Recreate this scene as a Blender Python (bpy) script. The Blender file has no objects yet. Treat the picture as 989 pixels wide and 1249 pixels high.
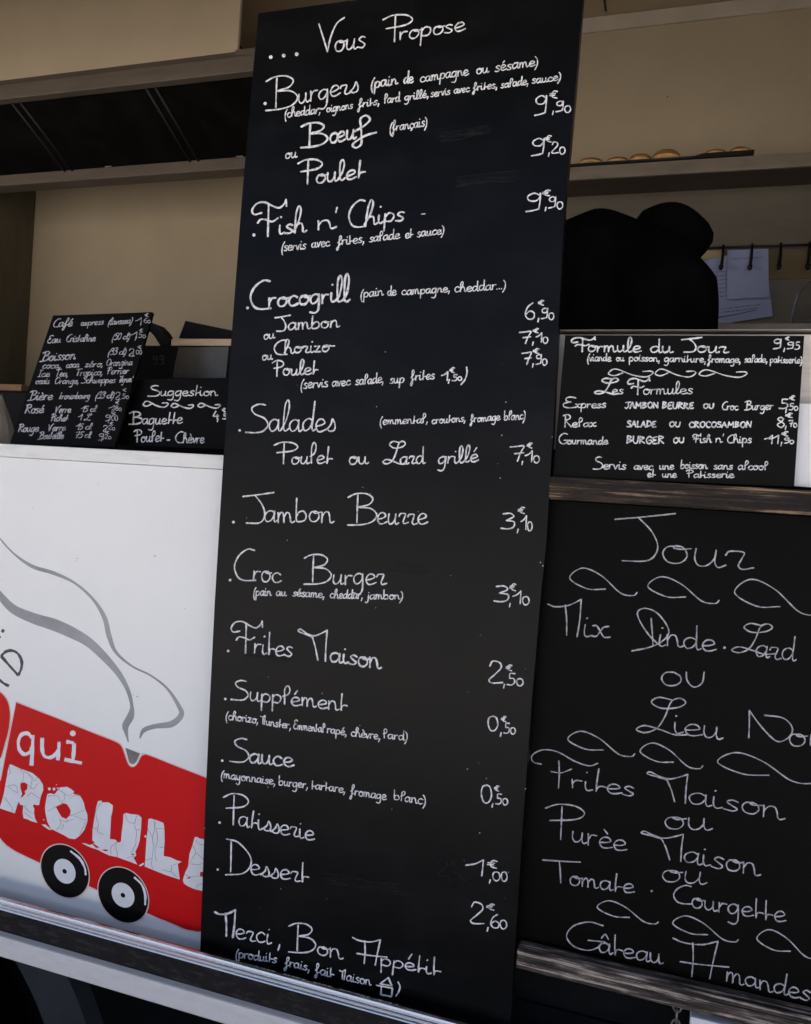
import bpy, bmesh, math, random
from mathutils import Vector, Matrix
from mathutils.geometry import tessellate_polygon
random.seed(7)
SC = bpy.context.scene
COL = SC.collection
R = math.radians

# ------------------------------------------------------------------ camera
FPX, W0, H0 = 1000.0, 989.0, 1249.0            # focal length in photo pixels, photo size
YAW, PITCH, ROLL = R(18.3), R(0.86), R(3.8)
CAM = Vector((0.0, -1.3, 1.35))
Zv = Vector((0, 0, 1))
F0 = Vector((-math.sin(YAW), math.cos(YAW), 0))
R0 = Vector((math.cos(YAW), math.sin(YAW), 0))
FW = F0 * math.cos(PITCH) - Zv * math.sin(PITCH)
U0 = R0.cross(FW)
RT = R0 * math.cos(ROLL) + U0 * math.sin(ROLL)
UP = U0 * math.cos(ROLL) - R0 * math.sin(ROLL)
cd = bpy.data.cameras.new("camera")
cam = bpy.data.objects.new("camera", cd)
COL.objects.link(cam)
cd.sensor_fit = 'HORIZONTAL'
cd.sensor_width = 36.0
cd.lens = 36.0 * FPX / W0
cd.clip_start = 0.05
cd.clip_end = 2000
M = Matrix(((RT.x, UP.x, -FW.x, CAM.x), (RT.y, UP.y, -FW.y, CAM.y), (RT.z, UP.z, -FW.z, CAM.z), (0, 0, 0, 1)))
cam.matrix_world = M
SC.camera = cam

# ------------------------------------------------------------------ light
w = bpy.data.worlds.new("World")
SC.world = w
w.use_nodes = True
nt = w.node_tree
bg = nt.nodes['Background']
sky = nt.nodes.new('ShaderNodeTexSky')
sky.sky_type = 'NISHITA'
sky.sun_disc = False
SUN_EL, SUN_AZ = 60.0, 25.0                    # sun stands behind the truck, this side is in open shade; azimuth from +y, clockwise
sky.sun_elevation = R(SUN_EL)
sky.sun_rotation = R(SUN_AZ)
sky.air_density = 0.5
sky.dust_density = 6.0
sky.ozone_density = 1.0
nt.links.new(sky.outputs[0], bg.inputs[0])
bg.inputs[1].default_value = 0.12
sd = bpy.data.lights.new("sun", 'SUN')
sd.energy = 4.5
sd.angle = R(2)
sd.color = (1.0, 0.95, 0.88)
so = bpy.data.objects.new("sun", sd)
COL.objects.link(so)
_e, _a = R(SUN_EL), R(SUN_AZ)
sdir = Vector((math.sin(_a) * math.cos(_e), math.cos(_a) * math.cos(_e), math.sin(_e)))   # towards the sun
so.rotation_euler = sdir.to_track_quat('Z', 'Y').to_euler()
so.location = (2, 6, 9)
SC.view_settings.view_transform = 'Standard'
SC.view_settings.look = 'None'
SC.view_settings.gamma = 1.0
SC.view_settings.use_curve_mapping = False
SC.view_settings.exposure = 1.84
SC.cycles.max_bounces = 10
SC.cycles.diffuse_bounces = 6

# ------------------------------------------------------------------ helpers
def ray(px, py):
    return (FW * FPX + RT * (px - W0 / 2) + UP * (H0 / 2 - py)).normalized()

def hit(px, py, p0, n):
    d = ray(px, py)
    return CAM + d * ((p0 - CAM).dot(n) / d.dot(n))

YN = Vector((0, 1, 0))
def P(px, py, y):
    return hit(px, py, Vector((0, y, 0)), YN)

def PX(px, py, x):
    return hit(px, py, Vector((x, 0, 0)), Vector((1, 0, 0)))

class Plane:
    """a flat face things are drawn on: point, normal towards the viewer, text up-direction in the photo"""
    def __init__(s, p0, n, up=(0.066, -1.0)):
        s.p0 = p0
        s.n = n.normalized()
        if s.n.dot(CAM - p0) < 0:
            s.n = -s.n
        s.up = up
    def at(s, px, py, h=0.0):
        return hit(px, py, s.p0, s.n) + s.n * h

def yplane(y, up=(0.066, -1.0)):
    return Plane(Vector((0, y, 0)), Vector((0, -1, 0)), up)

class MB:
    def __init__(s):
        s.v, s.f, s.sm = [], [], []
    def add(s, vs, fs, smooth=False):
        o = len(s.v)
        s.v += [Vector(q) for q in vs]
        for q in fs:
            s.f.append([i + o for i in q])
            s.sm.append(smooth)
    def box(s, x0, x1, y0, y1, z0, z1):
        x0, x1 = sorted((x0, x1)); y0, y1 = sorted((y0, y1)); z0, z1 = sorted((z0, z1))
        s.add([(x0, y0, z0), (x1, y0, z0), (x1, y1, z0), (x0, y1, z0), (x0, y0, z1), (x1, y0, z1), (x1, y1, z1), (x0, y1, z1)],
              [(0, 3, 2, 1), (4, 5, 6, 7), (0, 1, 5, 4), (1, 2, 6, 5), (2, 3, 7, 6), (3, 0, 4, 7)])
        return s
    def prism(s, pts, off):
        """closed outline pts (3d), swept by off; concave allowed"""
        n = len(pts)
        off = Vector(off)
        a = [Vector(p) for p in pts]
        tri = tessellate_polygon([a])
        vs = a + [p + off for p in a]
        nrm = Vector((0, 0, 0))
        for i in range(n):
            nrm += a[i].cross(a[(i + 1) % n])
        flip = nrm.dot(off) > 0          # front normal should point against off
        fs = []
        for t in tri:
            t = list(t)
            tn = (a[t[1]] - a[t[0]]).cross(a[t[2]] - a[t[0]])
            if tn.dot(off) > 0:
                t.reverse()
            fs.append(t)
            fs.append([i + n for i in reversed(t)])
        for i in range(n):
            j = (i + 1) % n
            q = (i, j, j + n, i + n)
            fs.append(q if not flip else tuple(reversed(q)))
        s.add(vs, fs)
        return s
    def tube(s, path, r, k=8, cap=True):
        path = [Vector(p) for p in path]
        n = len(path)
        rs = r if isinstance(r, (list, tuple)) else [r] * n
        vs, fs = [], []
        ref = None
        for i, p in enumerate(path):
            d = (path[min(i + 1, n - 1)] - path[max(i - 1, 0)]).normalized()
            if ref is None:
                ref = d.orthogonal().normalized()
            ref = (ref - d * ref.dot(d)).normalized()
            b = d.cross(ref)
            for j in range(k):
                t = 2 * math.pi * j / k
                vs.append(p + (ref * math.cos(t) + b * math.sin(t)) * rs[i])
        for i in range(n - 1):
            for j in range(k):
                fs.append((i * k + j, i * k + (j + 1) % k, (i + 1) * k + (j + 1) % k, (i + 1) * k + j))
        if cap:
            fs.append(list(range(k - 1, -1, -1)))
            fs.append([(n - 1) * k + j for j in range(k)])
        s.add(vs, fs, True)
        return s
    def lathe(s, prof, c, k=24, axis='z', rough=0.0):
        vs, fs = [], []
        c = Vector(c)
        for (r, h) in prof:
            for j in range(k):
                t = 2 * math.pi * j / k
                rr = r * (1 + rough * math.sin(3 * t + h * 40) * 0.5)
                if axis == 'z':
                    vs.append(c + Vector((rr * math.cos(t), rr * math.sin(t), h)))
                else:
                    vs.append(c + Vector((rr * math.cos(t), h, rr * math.sin(t))))
        n = len(prof)
        for i in range(n - 1):
            for j in range(k):
                q = (i * k + j, i * k + (j + 1) % k, (i + 1) * k + (j + 1) % k, (i + 1) * k + j)
                fs.append(q if axis == 'z' else tuple(reversed(q)))
        s.add(vs, fs, True)
        return s
    def sheet(s, pts, seg=1):
        s.add(pts, [tuple(range(len(pts)))])
        return s
    def build(s, name, mat, parent=None, bevel=0.0, base=None):
        me = bpy.data.meshes.new(name)
        b = base if base is not None else (parent_base(parent) if parent is not None else Vector((0, 0, 0)))
        me.from_pydata([tuple(q - b) for q in s.v], [], s.f)
        me.polygons.foreach_set('use_smooth', s.sm)
        me.materials.append(mat)
        me.update()
        o = bpy.data.objects.new(name, me)
        COL.objects.link(o)
        if parent is not None:
            o.parent = parent
        elif base is not None:
            o.location = base
        if bevel:
            m = o.modifiers.new("bevel", 'BEVEL')
            m.width = bevel
            m.segments = 2
            m.limit_method = 'ANGLE'
        return o

def parent_base(o):
    b = Vector((0, 0, 0))
    while o is not None:
        b += Vector(o.location)
        o = o.parent
    return b

def thing(name, label, cat, loc=(0, 0, 0), group=None):
    o = bpy.data.objects.new(name, None)
    o.empty_display_size = 0.05
    COL.objects.link(o)
    o.location = loc
    tag(o, label, cat, group)
    return o

def tag(o, label, cat, group=None):
    o['label'] = label
    o['category'] = cat
    if group:
        o['group'] = group
    return o

def kind(o, k):
    o['kind'] = k
    return o

def copy_tree(o, parent=None):
    c = o.copy()
    COL.objects.link(c)
    if parent is not None:
        c.parent = parent
    for ch in list(o.children):
        copy_tree(ch, c)
    return c

# ------------------------------------------------------------------ materials
def mat(name, col, rough=0.5, metal=0.0, col2=None, scale=8.0, stretch=(1, 1, 1), lo=0.4, hi=0.65, bump=0.0, bscale=60.0,
        detail=6.0, spec=0.5, rough2=None, trans=0.0, alpha=1.0, ior=1.45, bstretch=None, coat=0.0):
    m = bpy.data.materials.new(name)
    m.use_nodes = True
    t = m.node_tree
    b = t.nodes['Principled BSDF']
    b.inputs['Base Color'].default_value = (*col, 1)
    b.inputs['Roughness'].default_value = rough
    b.inputs['Metallic'].default_value = metal
    b.inputs['Specular IOR Level'].default_value = spec
    b.inputs['Transmission Weight'].default_value = trans
    b.inputs['Alpha'].default_value = alpha
    b.inputs['IOR'].default_value = ior
    b.inputs['Coat Weight'].default_value = coat
    tc = t.nodes.new('ShaderNodeTexCoord')
    if col2 is not None:
        mp = t.nodes.new('ShaderNodeMapping')
        mp.inputs['Scale'].default_value = stretch
        t.links.new(tc.outputs['Object'], mp.inputs[0])
        n = t.nodes.new('ShaderNodeTexNoise')
        n.inputs['Scale'].default_value = scale
        n.inputs['Detail'].default_value = detail
        n.inputs['Roughness'].default_value = 0.62
        t.links.new(mp.outputs[0], n.inputs['Vector'])
        r = t.nodes.new('ShaderNodeValToRGB')
        r.color_ramp.elements[0].position = lo
        r.color_ramp.elements[1].position = hi
        r.color_ramp.elements[0].color = (*col, 1)
        r.color_ramp.elements[1].color = (*col2, 1)
        t.links.new(n.outputs['Fac'], r.inputs[0])
        t.links.new(r.outputs[0], b.inputs['Base Color'])
        if rough2 is not None:
            mr = t.nodes.new('ShaderNodeMapRange')
            mr.inputs['From Min'].default_value = lo
            mr.inputs['From Max'].default_value = hi
            mr.inputs['To Min'].default_value = rough
            mr.inputs['To Max'].default_value = rough2
            t.links.new(n.outputs['Fac'], mr.inputs[0])
            t.links.new(mr.outputs[0], b.inputs['Roughness'])
    if bump:
        mp2 = t.nodes.new('ShaderNodeMapping')
        mp2.inputs['Scale'].default_value = bstretch or stretch
        t.links.new(tc.outputs['Object'], mp2.inputs[0])
        n2 = t.nodes.new('ShaderNodeTexNoise')
        n2.inputs['Scale'].default_value = bscale
        n2.inputs['Detail'].default_value = 5
        t.links.new(mp2.outputs[0], n2.inputs['Vector'])
        bp = t.nodes.new('ShaderNodeBump')
        bp.inputs['Strength'].default_value = bump
        bp.inputs['Distance'].default_value = 0.002
        t.links.new(n2.outputs['Fac'], bp.inputs['Height'])
        t.links.new(bp.outputs[0], b.inputs['Normal'])
    return m

BOARD = mat('chalkboard', (0.0012, 0.0015, 0.0022), 0.29, col2=(0.0058, 0.0062, 0.0078), scale=6, stretch=(1, 1, 2.2), lo=0.46, hi=0.84, bump=0.12, bscale=240, detail=9, spec=0.165, rough2=0.44)
BOARD2 = mat('dark_chalkboard', (0.0011, 0.0010, 0.0011), 0.45, col2=(0.0040, 0.0035, 0.0037), scale=7, stretch=(1, 1, 3), lo=0.46, hi=0.84, detail=9, bump=0.14, bscale=220, spec=0.08, rough2=0.58)
BOARD3 = mat('small_chalkboard', (0.0018, 0.0014, 0.0013), 0.55, col2=(0.003, 0.0025, 0.0022), scale=9, bump=0.1, bscale=250, spec=0.13)
INK = mat('chalk_marker', (0.76, 0.76, 0.78), 0.85, col2=(0.27, 0.27, 0.29), scale=130, lo=0.45, hi=0.72, spec=0.15, detail=3)
INK2 = mat('thin_chalk', (0.48, 0.48, 0.52), 0.9, col2=(0.13, 0.13, 0.15), scale=120, lo=0.42, hi=0.74, spec=0.1, detail=3)
WHITE = mat('white_panel_laminate', (0.80, 0.81, 0.80), 0.32, col2=(0.76, 0.77, 0.765), scale=2.5, bump=0.015, bscale=30, spec=0.45)
EDGEW = mat('white_edging', (0.74, 0.74, 0.72), 0.4, col2=(0.60, 0.60, 0.58), scale=14, stretch=(1, 4, 4), lo=0.5, hi=0.75)
RED = mat('red_vinyl_print', (0.60, 0.006, 0.008), 0.4, col2=(0.54, 0.005, 0.006), scale=3, spec=0.16)
GREYP = mat('grey_vinyl_print', (0.33, 0.345, 0.365), 0.4, col2=(0.24, 0.25, 0.265), scale=9)
DGREYP = mat('dark_grey_print', (0.12, 0.115, 0.105), 0.4, col2=(0.2, 0.195, 0.185), scale=30)
CHAR = mat('charcoal_print', (0.035, 0.038, 0.045), 0.4)
BLKP = mat('black_vinyl_print', (0.003, 0.003, 0.0035), 0.4, spec=0.15)
WHTP = mat('white_vinyl_print', (0.74, 0.755, 0.79), 0.4, col2=(0.68, 0.70, 0.74), scale=20)
PINKP = mat('pale_outline_print', (0.72, 0.55, 0.52), 0.45)
CRACK = mat('crack_print', (0.16, 0.10, 0.11), 0.5)
CREAM = mat('cream_wall_panel', (0.37, 0.295, 0.20), 0.5, col2=(0.325, 0.258, 0.174), scale=3, bump=0.05, bscale=25, lo=0.35, hi=0.7)
CREAM2 = mat('grey_cream_wall_panel', (0.34, 0.285, 0.205), 0.5, col2=(0.30, 0.255, 0.18), scale=3, bump=0.05, bscale=25, lo=0.35, hi=0.7)
CEIL = mat('tan_ceiling_panel', (0.36, 0.28, 0.18), 0.6, col2=(0.31, 0.24, 0.15), scale=4)
STEELB = mat('brown_tinted_steel', (0.095, 0.073, 0.055), 0.55, 0.0, col2=(0.072, 0.056, 0.042), scale=6, stretch=(1, 5, 5))
STEELD = mat('dull_steel_shelf', (0.22, 0.18, 0.14), 0.5, 0.1, col2=(0.17, 0.14, 0.11), scale=7, stretch=(1, 6, 6))
FILTER = mat('greasy_filter_steel', (0.003, 0.0025, 0.0022), 0.7, 0.0, col2=(0.006, 0.005, 0.0045), scale=12, spec=0.05)
SEAM = mat('filter_edge_steel', (0.018, 0.015, 0.013), 0.6, 0.0, spec=0.2)
CHROME = mat('polished_aluminium', (0.74, 0.74, 0.74), 0.27, 1.0, col2=(0.66, 0.66, 0.66), scale=5, stretch=(0.4, 9, 9))
RUBBER = mat('weathered_black_rubber', (0.014, 0.013, 0.013), 0.65, col2=(0.05, 0.045, 0.044), scale=34, stretch=(1, 3, 3), lo=0.5, hi=0.78, bump=0.5, bscale=170, detail=8, spec=0.15)
RUBTOP = mat('dusty_ledge_rubber', (0.11, 0.095, 0.088), 0.7, col2=(0.16, 0.14, 0.13), scale=30)
LGREY = mat('light_grey_rail_paint', (0.66, 0.645, 0.63), 0.5, col2=(0.58, 0.565, 0.55), scale=20, stretch=(1, 4, 4), bump=0.04, bscale=200, lo=0.45, hi=0.75)
CHASSIS = mat('black_underbody', (0.004, 0.0044, 0.005), 0.8, col2=(0.007, 0.0075, 0.0085), scale=15, bump=0.2, bscale=80, spec=0.08)
FENDER = mat('dark_plastic_mudguard', (0.020, 0.024, 0.028), 0.5, col2=(0.028, 0.032, 0.037), scale=10, bump=0.08, bscale=120, spec=0.2)
TYRE = mat('tyre_rubber', (0.0025, 0.0025, 0.0025), 0.9, bump=0.2, bscale=90, spec=0.05)
RIM = mat('dirty_rim_steel', (0.10, 0.10, 0.10), 0.5, 0.7)
ALUM = mat('brushed_beige_aluminium', (0.66, 0.61, 0.555), 0.45, 0.0, col2=(0.58, 0.535, 0.485), scale=26, stretch=(1, 1, 9), bump=0.05, bscale=90)
SILV = mat('silver_sill', (0.55, 0.54, 0.52), 0.3, 0.8)
CARD = mat('white_card', (0.74, 0.74, 0.76), 0.6, col2=(0.70, 0.70, 0.72), scale=6)
BLACKP = mat('black_plastic', (0.004, 0.0035, 0.003), 0.5, col2=(0.007, 0.006, 0.0055), scale=10, spec=0.15)
SCREEN = mat('grey_screen_glass', (0.055, 0.05, 0.042), 0.25, col2=(0.07, 0.063, 0.052), scale=30)
DIGIT = mat('dim_display_digits', (0.03, 0.03, 0.028), 0.5)
OLIVE = mat('olive_shade_block', (0.085, 0.072, 0.045), 0.55, col2=(0.065, 0.055, 0.034), scale=4, stretch=(4, 4, 1))  # dark tone stands in for shade on the cream wall
BEIGEW = mat('pale_wood', (0.52, 0.39, 0.26), 0.6, col2=(0.44, 0.32, 0.2), scale=20, stretch=(1, 8, 8))
PAPERB = mat('kraft_paper', (0.42, 0.36, 0.29), 0.85, col2=(0.34, 0.285, 0.22), scale=7, bump=0.4, bscale=18)
TRAYW = mat('orange_brown_wood', (0.30, 0.15, 0.06), 0.5, col2=(0.2, 0.1, 0.04), scale=12)
BUN = mat('toasted_bun_crust', (0.17, 0.06, 0.013), 0.9, col2=(0.36, 0.165, 0.05), scale=30, lo=0.4, hi=0.7, bump=0.3, bscale=90)
BUNC = mat('bun_crumb', (0.62, 0.40, 0.18), 0.8, col2=(0.5, 0.3, 0.12), scale=50, bump=0.4, bscale=150)
CLOTH = mat('black_jersey', (0.0030, 0.0027, 0.0030), 0.95, col2=(0.0055, 0.0050, 0.0053), scale=14, stretch=(1, 1, 0.4), bump=1.0, bscale=16, spec=0.02)
CAPM = mat('black_felt_cap', (0.0035, 0.0034, 0.0037), 0.95, bump=0.4, bscale=120, spec=0.05)
SKIN = mat('skin', (0.45, 0.26, 0.18), 0.5)
PAPERL = mat('pale_blue_paper', (0.34, 0.38, 0.60), 0.8, col2=(0.30, 0.33, 0.54), scale=8, bump=0.2, bscale=12)
PAPERY = mat('cream_paper', (0.50, 0.38, 0.20), 0.8, col2=(0.42, 0.32, 0.17), scale=9)
PEN = mat('blue_black_ink', (0.05, 0.055, 0.12), 0.8)
CORK = mat('olive_splash_strip', (0.15, 0.115, 0.05), 0.6, col2=(0.12, 0.09, 0.04), scale=6)
DSTEEL = mat('dark_steel_hook', (0.03, 0.027, 0.024), 0.35, 0.7)
GLASS = mat('clear_plastic', (0.9, 0.92, 0.95), 0.05, trans=1.0, ior=1.12)
CHAIN = mat('grey_chain', (0.16, 0.155, 0.15), 0.45, 0.7)
ASPH = mat('asphalt', (0.292, 0.283, 0.264), 0.9, col2=(0.362, 0.352, 0.33), scale=3, bump=0.5, bscale=90)
FLAPM = mat('grey_flap_lining', (0.20, 0.19, 0.175), 0.6)
TRUCKW = mat('truck_white_paint', (0.62, 0.62, 0.60), 0.4)

def wood_mat(name, dark, mid, light, p1, p2, seed):
    """weathered painted plank: long grain, dark paint left in patches"""
    m = bpy.data.materials.new(name)
    m.use_nodes = True
    t = m.node_tree
    b = t.nodes['Principled BSDF']
    b.inputs['Roughness'].default_value = 0.75
    b.inputs['Specular IOR Level'].default_value = 0.25
    tc = t.nodes.new('ShaderNodeTexCoord')
    def noise(st, sc, det, off):
        mp = t.nodes.new('ShaderNodeMapping')
        mp.inputs['Scale'].default_value = st
        mp.inputs['Location'].default_value = (off, off * 0.7, off * 1.3)
        t.links.new(tc.outputs['Object'], mp.inputs[0])
        n = t.nodes.new('ShaderNodeTexNoise')
        n.inputs['Scale'].default_value = sc
        n.inputs['Detail'].default_value = det
        n.inputs['Roughness'].default_value = 0.68
        t.links.new(mp.outputs[0], n.inputs['Vector'])
        return n
    a = noise((0.5, 16, 26), 9, 9, seed)
    c = noise((1, 4, 6), 12, 6, seed + 3)
    mx = t.nodes.new('ShaderNodeMath')
    mx.operation = 'MULTIPLY_ADD'
    t.links.new(c.outputs['Fac'], mx.inputs[0])
    mx.inputs[1].default_value = 0.55
    t.links.new(a.outputs['Fac'], mx.inputs[2])
    r = t.nodes.new('ShaderNodeValToRGB')
    e = r.color_ramp.elements
    e[0].position, e[0].color = p1, (*dark, 1)
    e[1].position, e[1].color = p2, (*light, 1)
    k = e.new((p1 + p2) / 2)
    k.color = (*mid, 1)
    t.links.new(mx.outputs[0], r.inputs[0])
    t.links.new(r.outputs[0], b.inputs['Base Color'])
    bp = t.nodes.new('ShaderNodeBump')
    bp.inputs['Strength'].default_value = 0.8
    bp.inputs['Distance'].default_value = 0.003
    t.links.new(mx.outputs[0], bp.inputs['Height'])
    t.links.new(bp.outputs[0], b.inputs['Normal'])
    return m

WOODT = wood_mat('worn_brown_beam', (0.014, 0.011, 0.010), (0.05, 0.033, 0.022), (0.30, 0.21, 0.13), 0.72, 0.95, 2.0)
WOODB = wood_mat('peeling_grey_beam', (0.012, 0.010, 0.010), (0.07, 0.056, 0.048), (0.40, 0.345, 0.295), 0.67, 0.88, 5.0)

# ------------------------------------------------------------------ handwriting
# strokes on an em: baseline y=0, small letters 1 high, tall letters and capitals 2 high
def st(*s):
    return [[tuple(map(float, q.split(','))) for q in k.split()] for k in s]

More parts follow.
